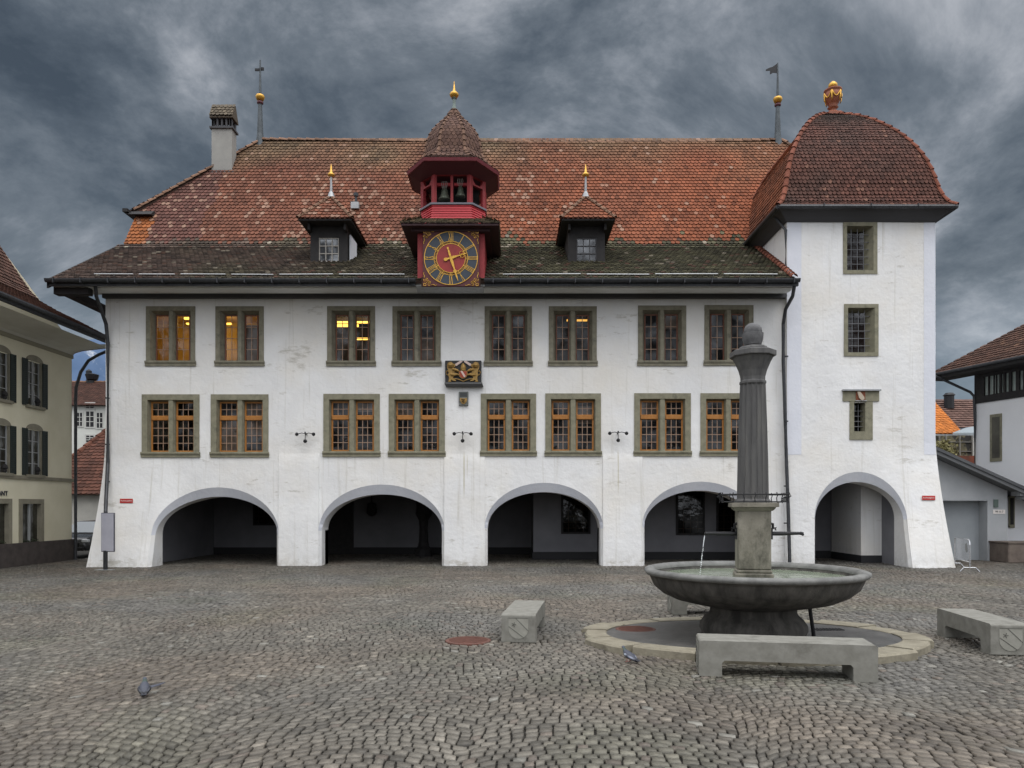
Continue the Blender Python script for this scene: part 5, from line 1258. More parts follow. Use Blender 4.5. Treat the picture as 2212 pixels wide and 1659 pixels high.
# ================================================================ PIGEONS
def pigeon(loc, rz, label, spread=False, sc_=1.0):
    B = empty('pigeon', loc, label, 'pigeon', 'pigeons on the cobbles', rz=rz); B.scale = (sc_ * (.72 if spread else .95), sc_, sc_ * .92)
    # body along local +x (head), built of elliptical rings
    prof = [(-.165, .055, .006, .004), (-.13, .06, .028, .012), (-.09, .075, .042, .030), (-.04, .092, .055, .046), (.01, .103, .058, .052), (.05, .118, .050, .048), (.075, .140, .036, .036), (.09, .165, .024, .026), (.10, .185, .021, .022), (.112, .197, .021, .020), (.125, .198, .017, .016), (.137, .194, .008, .008)]
    q = MB(); V = []
    for (x, z, ry, rz_) in prof:
        V.append([(x + (0 if x < .08 else 0), ry * math.cos(2 * math.pi * k / 14), z + rz_ * math.sin(2 * math.pi * k / 14)) for k in range(14)])
    q.cur = None; base = 0
    for (ring_, (x, z, ry, rz_)) in zip(V, prof):
        for p in ring_:
            c = (.05, .055, .075) if x < .06 else ((.035, .06, .052) if x < .1 else (.06, .07, .10))
            if x < -.1: c = (.04, .045, .06)
            q.v.append(p); q.c.append(c)
    n = 14
    for i in range(len(V) - 1):
        for k in range(n): q.f.append((i * n + k, i * n + (k + 1) % n, (i + 1) * n + (k + 1) % n, (i + 1) * n + k))
    q.f.append(tuple(range(n - 1, -1, -1))); q.f.append(tuple((len(V) - 1) * n + k for k in range(n)))
    q.build('body', mat('pigeon_feathers', (.2, .2, .2), rough=.6, attr=True, scale=60), B, smooth=True, local=True)
    for sy in (-1, 1):
        q = MB(); 
        sec = [(.055, .112, .030), (.02, .118, .060), (-.04, .105, .066), (-.10, .082, .045), (-.165, .058, .018), (-.19, .052, .004)]
        V = []
        for (x, z, y) in sec:
            V.append([(x, sy * (y - .012), z + .012), (x, sy * (y + .006), z), (x, sy * (y + .002), z - .028), (x, sy * (y - .012), z - .01)])
        for r_, (x, z, y) in zip(V, sec):
            for p in r_: q.v.append(p); q.c.append((.36, .40, .47) if x > -.03 else ((.03, .03, .045) if x > -.08 else ((.22, .24, .3) if x > -.12 else (.02, .02, .03))))
        for i in range(len(V) - 1):
            for k in range(4): q.f.append((i * 4 + k, i * 4 + (k + 1) % 4, (i + 1) * 4 + (k + 1) % 4, (i + 1) * 4 + k))
        (setattr(q, 'c', [tuple(v * .22 for v in c_) for c_ in q.c]) if spread else None); q.build('wing', MATS['pigeon_feathers'], B, smooth=True, local=True)
        q = MB(); q.tube([(.0, sy * .022, .07), (.008, sy * .024, .03), (.0, sy * .024, .008)], .0045, 6)
        for a in (-.5, 0, .5): q.tube([(.0, sy * .024, .006), (.03 * math.cos(a), sy * .024 + .03 * math.sin(a), .004)], .003, 5)
        q.build('leg', mat('pink_leg', (.40, .10, .08), rough=.6), B, local=True)
    q = MB(); q.tube([(.135, 0, .196), (.148, 0, .192), (.158, 0, .186)], [.006, .004, .001], 6); q.build('beak', M_IRON, B, local=True)
    q = MB(); q.prism([(-.13, -.022, .066), (-.22, -.032, .046), (-.22, .032, .046), (-.13, .022, .066)], (0, 0, .006)); q.build('tail', mat('dark_tail', (.025, .027, .035), rough=.6), B, local=True)
    for sy in (-1, 1): q = MB(); q.lathe([(.001, -.003), (.0035, 0), (.001, .003)], (.122, sy * .0165, .201), 8); q.build('eye', mat('orange_eye', (.6, .15, .02), rough=.3), B, local=True)
    if spread:
        q = MB(); q.prism([(.03, -.055, .11), (.05, -.11, .115), (.03, -.19, .135), (.0, -.215, .14), (-.02, -.15, .115), (-.04, -.07, .10)], (0, 0, .006)); q.build('raised_wing', mat('dark_wing', (.07, .075, .10), rough=.6), B, local=True)
pigeon((XX(312, 8.02), 8.02, 0), R(114), 'dark pigeon alone on the open cobbles at lower left, its back to us', True, .95)
pigeon((XX(1357, 9.82), 9.78, 0), R(122), 'light grey pigeon beside the fountain kerb with black wing bars', False, 1.0)

# ================================================================ THINGS ON THE FACADE
def txt(body, size, name, m, parent, mtx, ext=.004):
    cu = bpy.data.curves.new(name, 'FONT'); cu.body = body; cu.size = size; cu.extrude = ext; cu.align_x = 'CENTER'; cu.align_y = 'CENTER'
    to = bpy.data.objects.new(name, cu); COL.objects.link(to)
    dg = bpy.context.evaluated_depsgraph_get(); me = bpy.data.meshes.new_from_object(to.evaluated_get(dg)); bpy.data.objects.remove(to)
    me.materials.clear(); me.materials.append(m); o = bpy.data.objects.new(name, me); COL.objects.link(o); o.parent = parent; o.matrix_local = mtx
    return o
from mathutils import Matrix
def sign(u, v, Y, label):
    p = P(u, v, Y); B = empty('street_sign', p, label, 'street sign', 'red enamel street name signs')
    q = MB(); q.box(-.235, .235, -.012, 0, -.085, .085, .006); q.build('sign_plate', mat('sign_white', (.75, .70, .66), rough=.4), B, local=True)
    q = MB(); q.box(-.222, .222, -.017, -.008, -.072, .072); q.build('sign_face', mat('sign_red', (.50, .02, .018), rough=.4), B, local=True)
    txt('Rathausplatz', .078, 'lettering', MATS['sign_white'], B, Matrix.Translation((0, -.019, .004)) @ Matrix.Rotation(R(90), 4, 'X'), .002)
sign(273.5, 1082, FYm(-13.2, 2.2) - .006, 'red street name sign Rathausplatz on the left corner pier of the arcade')
sign(2005.5, 1075.5, FYt(14.1, 2.3) - .02, 'red street name sign Rathausplatz on the stair tower, right of its arch')
for (u, v, lab) in ((662, 939, 'black iron three-armed bracket with ball ends, leftmost of three on the facade'), (1000, 938, 'black iron three-armed bracket with ball ends below the two carved crests'), (1334, 937, 'black iron three-armed bracket with ball ends, rightmost of three on the facade')):
    p = P(u, v, 25.72); B = empty('wall_bracket', p, lab, 'wall bracket', 'iron ball brackets on the facade')
    q = MB(); q.tube([(0, .05, .0), (0, -.12, .02), (0, -.16, .03)], .022, 7)
    for s_ in (-1, 1): q.tube([(0, -.14, .02), (s_ * .12, -.15, .045), (s_ * .27, -.16, .01)], .014, 6)
    q.tube([(0, -.14, .02), (0, -.15, -.1), (0, -.17, -.21)], .014, 6); q.build('bracket_arms', M_IRON, B, local=True)
    for (x, z, r_) in ((-.29, .0, .065), (.29, .0, .065), (0, -.24, .07), (0, .06, .03)):
        q = MB(); q.lathe([(.002, -r_), (r_ * .7, -r_ * .7), (r_, 0), (r_ * .7, r_ * .7), (.002, r_)], (x, -.16, z), 12); q.build('ball', M_IRON, B, smooth=True, local=True)
# carved crest: two golden lions holding a shield
p = P(1001, 804, 25.74); B = empty('crest_relief', p, 'black stone panel with golden lions holding a red shield, above the middle pier', 'relief')
q = MB(); q.box(-.63, .63, -.08, .05, -.38, .39, .01); q.build('panel', mat('black_slate', (.018, .018, .02), (.03, .03, .032), scale=8, rough=.7), B, local=True)
q = MB(); q.prism([(-.64, .02, -.38), (-.64, -.16, -.38), (-.64, -.17, -.43), (-.60, -.10, -.52), (-.60, .02, -.52)], (1.30, 0, 0)); q.build('ledge', mat('grey_slate_ledge', (.10, .10, .10), rough=.7), B, local=True)
LION = [(.52, .31), (.42, .34), (.33, .27), (.27, .25), (.28, .18), (.36, .10), (.26, .12), (.17, .06), (.13, .00), (.20, -.01), (.28, .02), (.33, -.03), (.24, -.05), (.16, -.09), (.14, -.15), (.22, -.13), (.31, -.15), (.35, -.19), (.33, -.25), (.26, -.29), (.24, -.33), (.34, -.32), (.41, -.27), (.44, -.31), (.40, -.35), (.52, -.35), (.50, -.28), (.49, -.2), (.52, -.12), (.50, 0), (.55, .12), (.56, .22)]
M_OLD = mat('old_gilding', (.42, .24, .06), (.22, .15, .05), scale=28, rough=.5, metal=.3, bump=.5, bscale=45)
for sx in (-1, 1):
    q = MB(); pts_ = [(sx * x, -.08, z) for x, z in LION]; q.prism(pts_, (0, -.05, 0)); q.tube([(sx * .50, -.10, -.13), (sx * .57, -.11, -.10), (sx * .60, -.11, -.03), (sx * .56, -.11, .03), (sx * .51, -.11, .0)], .018, 6)
    q.lathe([(.002, -.1), (.09, -.06), (.12, 0), (.10, .06), (.03, .1)], (sx * .43, -.12, .21), 12); q.tube([(sx * .36, -.13, .08), (sx * .2, -.15, .04), (sx * .14, -.15, .0)], [.05, .04, .02], 7); q.tube([(sx * .42, -.12, -.1), (sx * .3, -.14, -.12), (sx * .2, -.15, -.1), (sx * .12, -.15, -.12)], [.06, .045, .03, .02], 7)
    q.build('lion', M_OLD, B, local=True)
    q = MB(); q.prism([(sx * .02, -.09, .36), (sx * .10, -.09, .38), (sx * .30, -.09, .25), (sx * .24, -.09, .19), (sx * .04, -.09, .33)], (0, -.03, 0)); q.build('ribbon', mat('pale_pink_ribbon', (.60, .47, .42), rough=.7), B, local=True)
q = MB(); q.lathe([(.002, -.14), (.09, -.12), (.10, -.02), (.08, .06), (.04, .12), (.002, .15)], (0, -.1, .15), 14); q.build('helmet', M_OLD, B, local=True)
q = MB(); s_ = [(-.15, .02), (.15, .02)] + [(.15 * math.cos(t), -.08 - .17 * math.sin(t)) for t in [k * math.pi / 10 for k in range(11)]]; q.prism([(x, -.13, z) for x, z in s_], (0, -.03, 0)); q.build('shield', M_OLD, B, local=True)
q = MB(); q.prism([(x * .84, -.162, z * .86 - .012) for x, z in s_], (0, -.008, 0)); q.build('shield_field', mat('shield_red', (.33, .05, .02), rough=.6), B, local=True)
q = MB(); q.prism([(-.09, -.172, .0), (-.03, -.172, .02), (.09, -.172, -.17), (.04, -.172, -.215)], (0, -.01, 0)); q.build('shield_bend', MATS['pale_pink_ribbon'], B, local=True)
q = MB(); q.tube([(-.45, -.11, -.30), (-.3, -.11, -.24), (-.12, -.11, -.28), (0, -.11, -.34), (.12, -.11, -.28), (.3, -.11, -.24), (.45, -.11, -.30)], .02, 6); q.build('scroll', M_OLD, B, local=True)
p = P(1001.5, 861, 25.76); B = empty('small_crest', p, 'small upright stone tablet with a carved gilt shield, below the lion crest', 'relief')
q = MB(); q.box(-.165, .165, -.04, .04, -.24, .24, .008); q.build('tablet', mat('grey_green_tablet', (.12, .13, .12), (.17, .18, .17), scale=8, rough=.8), B, local=True)
q = MB(); q.box(-.125, .125, -.044, -.03, .05, .2); q.build('inscription_field', mat('dark_field', (.05, .055, .055), rough=.8), B, local=True)
q = MB(); s_ = [(-.12, .02), (0, -.005), (.12, .02), (.125, -.08), (.06, -.18), (0, -.2), (-.06, -.18), (-.125, -.08)]; q.prism([(x, -.04, z) for x, z in s_], (0, -.025, 0)); q.build('shield', M_OLD, B, local=True)
q = MB(); q.tube([(-.07, -.07, -.03), (.04, -.075, -.05), (-.05, -.075, -.10), (.05, -.07, -.13), (-.03, -.07, -.16)], .022, 6); q.build('carving', mat('dark_gilt', (.10, .06, .02), rough=.6), B, local=True)
# ================================================================ NOTICE BOARD at left corner
p = P(228, 1232, 23.9); B = empty('notice_board', (p.x, p.y, 0), 'pale grey upright notice board on a dark post before the left corner pier', 'notice board', rz=R(-8))
q = MB(); q.box(-.05, .05, -.04, .04, 0, .64); q.box(-.05, .05, .0, .04, .62, 1.9); q.build('post', M_METAL, B, local=True)
q = MB(); q.box(-.14, .32, -.03, .03, .60, 1.86, .008); q.build('board_frame', mat('board_frame_grey', (.10, .10, .12), rough=.5), B, local=True)
q = MB(); q.box(-.12, .305, -.037, -.028, .625, 1.84); q.build('board_panel', mat('board_lavender_grey', (.36, .36, .42), (.42, .42, .48), scale=2, rough=.6), B, local=True)
q = MB(); q.box(-.32, .24, -.12, .14, 0, .025); q.build('foot_plate', M_METALL, B, local=True)
# ================================================================ CREAM HOUSE on the left
CXW = -17.1
CH = empty('cream_house', (CXW, 20, 0), 'cream restaurant house with dark shutters and deep coved eaves at the left edge', 'house')
M_CREAM = mat('cream_render', (.64, .60, .45), (.70, .66, .51), scale=1.0, rough=.92, bump=.3, bscale=30, bdist=.01)
M_CST = mat('cream_stone_trim', (.19, .175, .13), (.25, .23, .175), scale=4, rough=.9)
def yy(u): return -CXW * FOC / (CX - u)
wins = []      # (y0, y1, z0, z1, arched)
for c in (26.47, 24.75, 23.0, 21.2, 19.4):
    for (z0, z1) in ((5.66, 7.25), (3.2, 4.8)): wins.append((c - .40, c + .40, z0, z1, True))
gw = [(25.62, 26.97, .66, 2.33), (23.9, 25.25, .66, 2.33), (22.1, 23.45, .66, 2.33), (20.3, 21.65, .66, 2.33)]
ys = {10.0, 28.72}; zs = {0, .8, 8.4}
for h in wins + [g + (0,) for g in gw]: ys |= {h[0], h[1]}; zs |= {h[2], h[3]}
ys, zs = sorted(ys), sorted(zs); b = MB()
for a, c in zip(ys, ys[1:]):
    for z0, z1 in zip(zs, zs[1:]):
        ym, zm = (a + c) / 2, (z0 + z1) / 2
        if any(h[0] < ym < h[1] and h[2] < zm < h[3] for h in wins + [g + (0,) for g in gw]): continue
        b.quad((CXW, a, z0), (CXW, c, z0), (CXW, c, z1), (CXW, a, z1))
b.quad((CXW, 28.72, 0), (-28, 28.72, 0), (-28, 28.72, 8.4), (CXW, 28.72, 8.4)); b.poly([(CXW, 28.72, 8.4), (-28, 28.72, 8.4), (-25, 28.72, 14), (-20.5, 28.72, 13)])
b.quad((CXW, 10, 0), (-28, 10, 0), (-28, 10, 8.4), (CXW, 10, 8.4))
b.build('wall', M_CREAM, CH)
b = MB(); b.box(CXW - .05, CXW + .05, 10, 28.77, 0, .80); b.build('plinth', mat('brown_plinth', (.045, .036, .034), (.07, .058, .052), scale=4, rough=.85, bump=.3, bscale=20), CH)
b = MB(); b.box(CXW - .02, CXW + .06, 10, 28.76, 3.02, 3.14); b.build('string_course', M_CST, CH); b = MB(); b.box(CXW - .02, CXW + .05, 10, 28.75, 7.80, 7.94); b.build('cornice_band', mat('dark_cream_trim', (.28, .26, .19), rough=.9), CH)
for (y0, y1, z0, z1, _) in wins:
    c = (y0 + y1) / 2; b = MB()
    seg = [(c + .46 * math.cos(t), z1 + .22 * math.sin(t)) for t in [k * math.pi / 12 for k in range(13)]]
    b.prism([(CXW - .02, y, z) for y, z in seg], (.05, 0, 0)); b.box(CXW - .02, CXW + .09, y0 - .1, y1 + .1, z0 - .10, z0 - .0)
    b.box(CXW - .15, CXW + .01, y0 - .06, y0 + .03, z0, z1); b.box(CXW - .15, CXW + .01, y1 - .03, y1 + .06, z0, z1)
    fo = b.build('window', M_CST, CH)
    g = MB(); g.quad((CXW - .1, y0, z0), (CXW - .1, y1, z0), (CXW - .1, y1, z1), (CXW - .1, y0, z1)); g.build('pane', glassm('cream_glass', (.05, .05, .05), refl=.12, wav=.2) if 'cg' not in MATS else MATS['cg'], fo)
    MATS['cg'] = g and bpy.data.materials['cream_glass']
    g = MB(); g.box(CXW - .09, CXW - .06, c - .03, c + .03, z0, z1); g.box(CXW - .09, CXW - .06, y0 + .03, y0 + .08, z0, z1); g.box(CXW - .09, CXW - .06, y1 - .08, y1 - .03, z0, z1)
    for k in (1, 2, 3): z = lerp(z0, z1, k / 4); g.box(CXW - .085, CXW - .065, y0 + .05, y1 - .05, z - .012, z + .012)
    g.build('casement', mat('grey_white_casement', (.30, .31, .31), rough=.6), fo)
    for (s0, s1) in ((y0 - .30, y0 - .01), (y1 + .01, y1 + .30)):
        g = MB(); g.box(CXW + .02, CXW + .045, s0, s0 + .04, z0 - .03, z1 + .02); g.box(CXW + .02, CXW + .045, s1 - .04, s1, z0 - .03, z1 + .02); g.box(CXW + .02, CXW + .03, s0 + .04, s1 - .04, z0 - .03, z1 + .02)
        n = 22
        for k in range(n): z = lerp(z0 + .03, z1 - .03, k / n); g.box(CXW + .032, CXW + .052, s0 + .045, s1 - .045, z, z + .03)
        g.build('shutter', mat('dark_green_shutter', (.012, .020, .018), (.02, .03, .027), scale=6, rough=.6), fo)
    g = MB(); g.lathe([(.04, 0), (.07, .06), (.06, .1), (.1, .16), (.08, .24), (.02, .3)], (CXW + .05, c + .1, z0 + .0), 8); g.build('flower_pot', M_BLACKW, fo)
for (y0, y1, z0, z1) in gw:
    b = MB(); f = .17
    for (a, c, e, g_) in ((y0, y0 + f, z0, z1), (y1 - f, y1, z0, z1), (y0 + f, y1 - f, z1 - f, z1), (y0 + f, y1 - f, z0, z0 + .06)): b.box(CXW - .14, CXW + .035, a, c, e, g_)
    fo = b.build('shop_window', M_CST, CH)
    g = MB(); g.quad((CXW - .12, y0 + f, z0), (CXW - .12, y1 - f, z0), (CXW - .12, y1 - f, z1), (CXW - .12, y0 + f, z1)); g.build('pane', MATS['cg'], fo)
    c = (y0 + y1) / 2; g = MB(); g.box(CXW - .11, CXW - .05, c - .035, c + .035, z0 + .06, z1 - f); g.build('mullion', MATS['grey_white_casement'], fo)
    g = MB()
    for k in range(60):
        y = random.uniform(y0 + f + .05, y1 - f - .05); z = z0 + .06 + random.uniform(0, .22) * (1 - abs(((y - y0) % .55) / .55 - .5)); r_ = random.uniform(.03, .06); x = CXW - random.uniform(-.02, .08)
        a = random.uniform(0, 6.28); g.poly([(x, y - r_, z), (x + r_ * math.cos(a), y, z + r_), (x, y + r_, z + r_ * .4)])
    g.build('window_box_plants', mat('dark_leaves', (.02, .03, .012), rough=.8), fo)
txt('RESTAURANT', .235, 'restaurant_lettering', M_SOFFD, CH, Matrix.Translation((.02, 25.12 - 20 - .80, 2.50)) @ Matrix.Rotation(R(90), 4, 'Z') @ Matrix.Rotation(R(90), 4, 'X'), .012)
b = MB()
cov = [(CXW + .02, 7.94), (CXW + .12, 8.02), (CXW + .4, 8.10), (CXW + .9, 8.16), (CXW + 1.45, 8.22)]
for (x0, z0), (x1, z1) in zip(cov, cov[1:]): b.quad((x0, 10, z0), (x1, 10, z1), (x1, 28.75, z1), (x0, 28.75, z0))
b.prism([(x, 28.6, z) for x, z in [(CXW - .2, 8.3)] + [(CXW - .2, 7.9)] + cov + [(CXW + 1.45, 8.35)]], (0, .12, 0))
b.build('coved_soffit', mat('cove_plaster', (.58, .565, .49), (.64, .63, .56), scale=1.5, rough=.9), CH)
cp = [(-15.55, 8.58), (-16.0, 8.80), (-16.7, 9.17), (-17.5, 9.55), (-18.3, 10.0), (-18.75, 10.45), (-19.4, 11.4), (-20.3, 12.8), (-21.4, 14.6)]
b = MB(); rows = []; acc = 0
for a, c in zip(cp, cp[1:]):
    d = Vector((c[0] - a[0], 0, c[1] - a[1])); l = d.length; d.normalize(); n = Vector((-d.z, 0, d.x)) * -1
    if n.z < 0: n = -n
    while acc < l: x, z = a[0] + d.x * acc, a[1] + d.z * acc; rows.append(((x, 15, z), (x, 28.72, z), d, n, .2)); acc += .2
    acc -= l
tile_rows(b, rows, lambda p, r: sk(r.uniform(.6, 1.3), (.095, .048, .035)))
b.cur = (.07, .04, .03)
for a, c in zip(cp, cp[1:]): b.prism([(a[0], 10, a[1]), (c[0], 10, c[1]), (c[0], 10, c[1] - .12), (a[0], 10, a[1] - .12)], (0, 18.72, 0))
b.build('roof', M_TILE, CH)
b = MB(); b.box(-15.62, -15.50, 10, 28.75, 8.34, 8.56); b.tube([(-15.46, 10, 8.50), (-15.46, 28.8, 8.50)], .08, 8); b.build('gutter', M_METAL, CH)
b = MB(); q = [(-15.5, 28.7, 8.36), (-15.75, 28.78, 8.12), (-16.1, 28.8, 7.98), (-16.5, 28.8, 7.75), (-16.8, 28.8, 7.3), (-16.98, 28.8, 6.7), (-17.0, 28.8, 6.2), (-17.0, 28.8, 0)]; b.tube(q, .06, 8); b.build('downpipe', M_METAL, CH)
b = MB(); b.box(-20.2, -18.6, 22.2, 24.1, 9.9, 11.75); dm = b.build('dormer', M_CST, CH)
b = MB(); b.prism([(-21, 22.0, 11.75), (-21, 23.15, 12.5), (-21, 24.35, 11.75), (-21, 24.35, 11.65), (-21, 22, 11.65)], (2.65, 0, 0)); b.build('dormer_roof', M_SOFFD, dm)
b = MB(); b.box(-18.62, -18.57, 22.6, 23.7, 10.3, 11.5); b.build('dormer_window', M_BLACKW, dm)

# ================================================================ PARKED CAR in the gap
CR = empty('parked_car', (-17.95, 29.75, 0), 'dark grey car parked in the gap between cream house and town hall', 'car')
q = MB(); hw = .88
M_CAR = mat('dark_grey_car_paint', (.045, .047, .052), rough=.25, spec=.7); M_TYRE = mat('tyre', (.012, .012, .012), rough=.8)
secs = [(0.0, .70, .40, .62), (.06, .80, .32, .72), (.25, .86, .27, .82), (.9, .88, .25, .93), (1.15, .88, .25, .96), (4.0, .88, .25, 1.0), (4.25, .84, .32, .95)]
V = []
for (y, w_, zb, zt_) in secs: V.append([(-w_ * .9, y, zb), (w_ * .9, y, zb), (w_, y, zb + .12), (w_, y, zt_ - .12), (w_ * .9, y, zt_), (-w_ * .9, y, zt_), (-w_, y, zt_ - .12), (-w_, y, zb + .12)])
q.rings(V); o = q.build('body', M_CAR, CR, local=True); weighted_smooth(o, 40)
q = MB(); V = []
for (y, w_, zt_) in ((1.0, .78, .95), (1.75, .62, 1.44), (3.2, .62, 1.47), (4.05, .74, .98)): V.append([(-w_, y, .94), (w_, y, .94), (w_ * .94, y, zt_), (-w_ * .94, y, zt_)])
q.rings(V); o = q.build('cabin', M_CAR, CR, local=True)
q = MB(); q.quad((-.72, 1.05, .97), (.72, 1.05, .97), (.57, 1.70, 1.40), (-.57, 1.70, 1.40)); q.v = [(x, y - .03, z + .02) for x, y, z in q.v]; q.build('windscreen', mat('windscreen_glass', (.25, .28, .31), rough=.1, spec=.8), CR, local=True)
for sx in (-1, 1):
    q = MB(); q.prism([(sx * .73, 1.35, 1.0), (sx * .60, 1.85, 1.36), (sx * .60, 3.1, 1.38), (sx * .72, 3.6, 1.02)], (sx * .03, 0, 0)); q.build('side_window', M_IRON, CR, local=True)
    q = MB(); q.box(sx * .74 - .12, sx * .74 + .12, -.01, .2, .62, .74, .02); q.build('headlight', mat('headlight_glass', (.6, .62, .65), rough=.15, spec=.9), CR, local=True)
    q = MB(); q.box(min(sx * .88, sx * 1.04), max(sx * .88, sx * 1.04), 1.3, 1.42, .95, 1.1, .02); q.build('wing_mirror', M_CAR, CR, local=True)
    for y in (.78, 3.45):
        q = MB(); q.lathe([(.2, -.1), (.31, -.1), (.33, -.06), (.33, .06), (.31, .1), (.2, .1)], (0, 0, 0), 24); q.v = [(sx * .80 + z, y + x, .33 + yv) for x, yv, z in q.v]; wo = q.build('wheel', M_TYRE, CR, local=True)
        q = MB(); q.lathe([(.02, -.105), (.2, -.105), (.2, .105), (.02, .105)], (0, 0, 0), 16); q.v = [(sx * .80 + z, y + x, .33 + yv) for x, yv, z in q.v]; q.build('rim', M_METALL, wo, local=True)
q = MB(); q.box(-.55, .55, -.015, .05, .42, .62, .01); q.build('grille', M_IRON, CR, local=True)
q = MB(); q.box(-.72, .72, -.06, .1, .28, .42, .02); q.build('bumper', M_IRON, CR, local=True)

# ================================================================ HOUSES BEHIND, LEFT
def simple_house(name, x0, x1, y0, y1, ze, zr, wallm, roofcol, label, hip=2.5, wins=(), ov=.4):
    B = empty(name, ((x0 + x1) / 2, y0, 0), label, 'house'); b = MB(); b.box(x0, x1, y0, y1, 0, ze); b.build('wall', wallm, B)
    b = MB(); ym = (y0 + y1) / 2; a = [(x0 - ov, y0 - ov, ze), (x1 + ov, y0 - ov, ze), (x1 + ov, y1 + ov, ze), (x0 - ov, y1 + ov, ze)]; r0, r1 = (x0 + hip, ym, zr), (x1 - hip, ym, zr)
    b.cur = roofcol; b.poly([a[0], a[1], r1, r0]); b.poly([a[1], a[2], r1]); b.poly([a[2], a[3], r0, r1]); b.poly([a[3], a[0], r0]); b.poly([a[3], a[2], a[1], a[0]])
    up = Vector((0, ym - y0 + ov, zr - ze)); l = up.length; up.normalize(); n = Vector((0, -up.z, up.y)); rows = []; s = 0
    while s < l:
        t = s / l; rows.append(((lerp(a[0][0], r0[0], t), y0 - ov + up.y * s, ze + up.z * s), (lerp(a[1][0], r1[0], t), y0 - ov + up.y * s, ze + up.z * s), up, n, .28)); s += .28
    tile_rows(b, rows, lambda p, r: sk(r.uniform(.6, 1.35), roofcol), w=.3, th=.05)
    ridge_tiles(b, [a[0], r0], lambda p, r: sk(r.uniform(1.0, 1.7), roofcol), r=.16, ln=.5); ridge_tiles(b, [r0, r1], ridge_col, r=.16, ln=.5)
    b.build('roof', M_TILE, B)
    for (wx0, wx1, z0, z1) in wins:
        b = MB(); b.box(wx0 - .14, wx1 + .14, y0 - .06, y0, z0 - .14, z1 + .14); fo = b.build('window', mat('pale_window_trim', (.5, .5, .47), rough=.8), B)
        g = MB(); g.box(wx0, wx1, y0 - .075, y0 - .062, z0, z1); g.build('pane', M_IRON, fo)
        g = MB(); xm = (wx0 + wx1) / 2; g.box(xm - .035, xm + .035, y0 - .09, y0 - .077, z0, z1)
        for k in (1, 2): z = lerp(z0, z1, k / 3); g.box(wx0, wx1, y0 - .092, y0 - .079, z - .03, z + .03)
        g.build('glazing_bars', MATS['pale_window_trim'], fo)
    return B
M_FARW = mat('far_white_wall', (.55, .56, .52), (.62, .63, .59), scale=.6, rough=.9)
M_FARG = mat('far_grey_wall', (.42, .41, .38), (.50, .49, .45), scale=1.2, rough=.9)
simple_house('red_roof_house', -27.0, -15.0, 42, 52, 2.75, 8.0, M_FARG, (.085, .034, .022), 'low house with steep brown-red tiled roof in the gap behind the parked car', hip=2.6)
simple_house('grey_roof_house', -31.0, -22, 56, 64, 5.2, 10.2, M_FARW, (.13, .09, .07), 'house with grey-brown roof between the red roofed and the tall white house', hip=2.5)
wh = simple_house('white_house', -52, -33, 72, 84, 11.9, 15.2, M_FARW, (.075, .034, .024), 'tall white house with many windows and dark red mansard roof far behind the gap', hip=3,
  wins=[(XX(a, 72), XX(c, 72), ZZ(d, 72), ZZ(e, 72)) for a, c, e, d in ((187, 203, 889, 922), (210, 222, 892, 924), (187, 203, 872, 882), (168, 178, 892, 920), (187, 203, 941, 955))], ov=.5)
b = MB(); q = P(199, 822, 78); b.lathe([(.35, -1.0), (.35, .0), (.55, .1), (.7, .6), (.2, .75)], q, 8); q = P(192, 822, 78); b.lathe([(.3, -1.0), (.25, .5), (.3, .55), (.3, 1.0), (.02, 1.2)], q, 8); b.build('roof_ornament', M_IRON, wh)
# mountain
b = MB(); nx, ny = 60, 14; V = []
for j in range(ny + 1):
    for i in range(nx + 1):
        x = -3600 + 7200 * i / nx; t = j / ny; y = 2100 + 1300 * t
        h = 620 * math.exp(-((x + 1900) / 900) ** 2) * math.sin(min(1, t * 1.4) * math.pi / 2) * (1 + .25 * noise.noise(Vector((x * .002, y * .002, 0)))) + 40 * noise.noise(Vector((x * .006, y * .006, 2))) * t
        V.append((x, y, max(-5, h - 10)))
F = [(j * (nx + 1) + i, j * (nx + 1) + i + 1, (j + 1) * (nx + 1) + i + 1, (j + 1) * (nx + 1) + i) for j in range(ny) for i in range(nx)]
b.add(V, F); o = b.build('mountain', mat('haze_blue_forested_rock', (.045, .085, .16), (.09, .14, .24), scale=.004, rough=1, col3=(.5, .52, .55), s3=.009, lo3=.60, hi3=.72, stretch=(1, 1, .35)), smooth=True); tag(o, kind='structure')  # blue of the distant haze is mixed into the rock colour

# ================================================================ RIGHT SIDE
OB = empty('garage_annex', (17.5, 28, 0), 'small grey plastered lean-to garage with dark sloping roof, right of the tower', 'garage')
M_ANX = mat('annex_plaster', (.37, .385, .40), (.43, .445, .46), scale=1, rough=.92, bump=.2, bscale=30, bdist=.01)
zr = lambda x: 4.02 - (x - 15.8) * .452
b = MB(); xs = [14.9, 16.3, XX(2133, 28), XX(2176, 28)]; ztop = 2.28
for x0, x1 in zip(xs, xs[1:]):
    z0 = ztop if abs(x0 - 16.3) < .01 else 0
    b.quad((x0, 28, z0), (x1, 28, z0), (x1, 28, zr(x1) - .02), (x0, 28, zr(x0) - .02))
b.quad((16.3, 28, 0), (16.3, 28.55, 0), (16.3, 28.55, ztop), (16.3, 28, ztop)); b.quad((xs[2], 28, 0), (xs[2], 28.55, 0), (xs[2], 28.55, ztop), (xs[2], 28, ztop)); b.quad((16.3, 28, ztop), (xs[2], 28, ztop), (xs[2], 28.55, ztop), (16.3, 28.55, ztop))
b.quad((xs[3], 28, 0), (xs[3], 33, 0), (xs[3], 33, zr(xs[3])), (xs[3], 28, zr(xs[3])))
b.build('wall', M_ANX, OB)
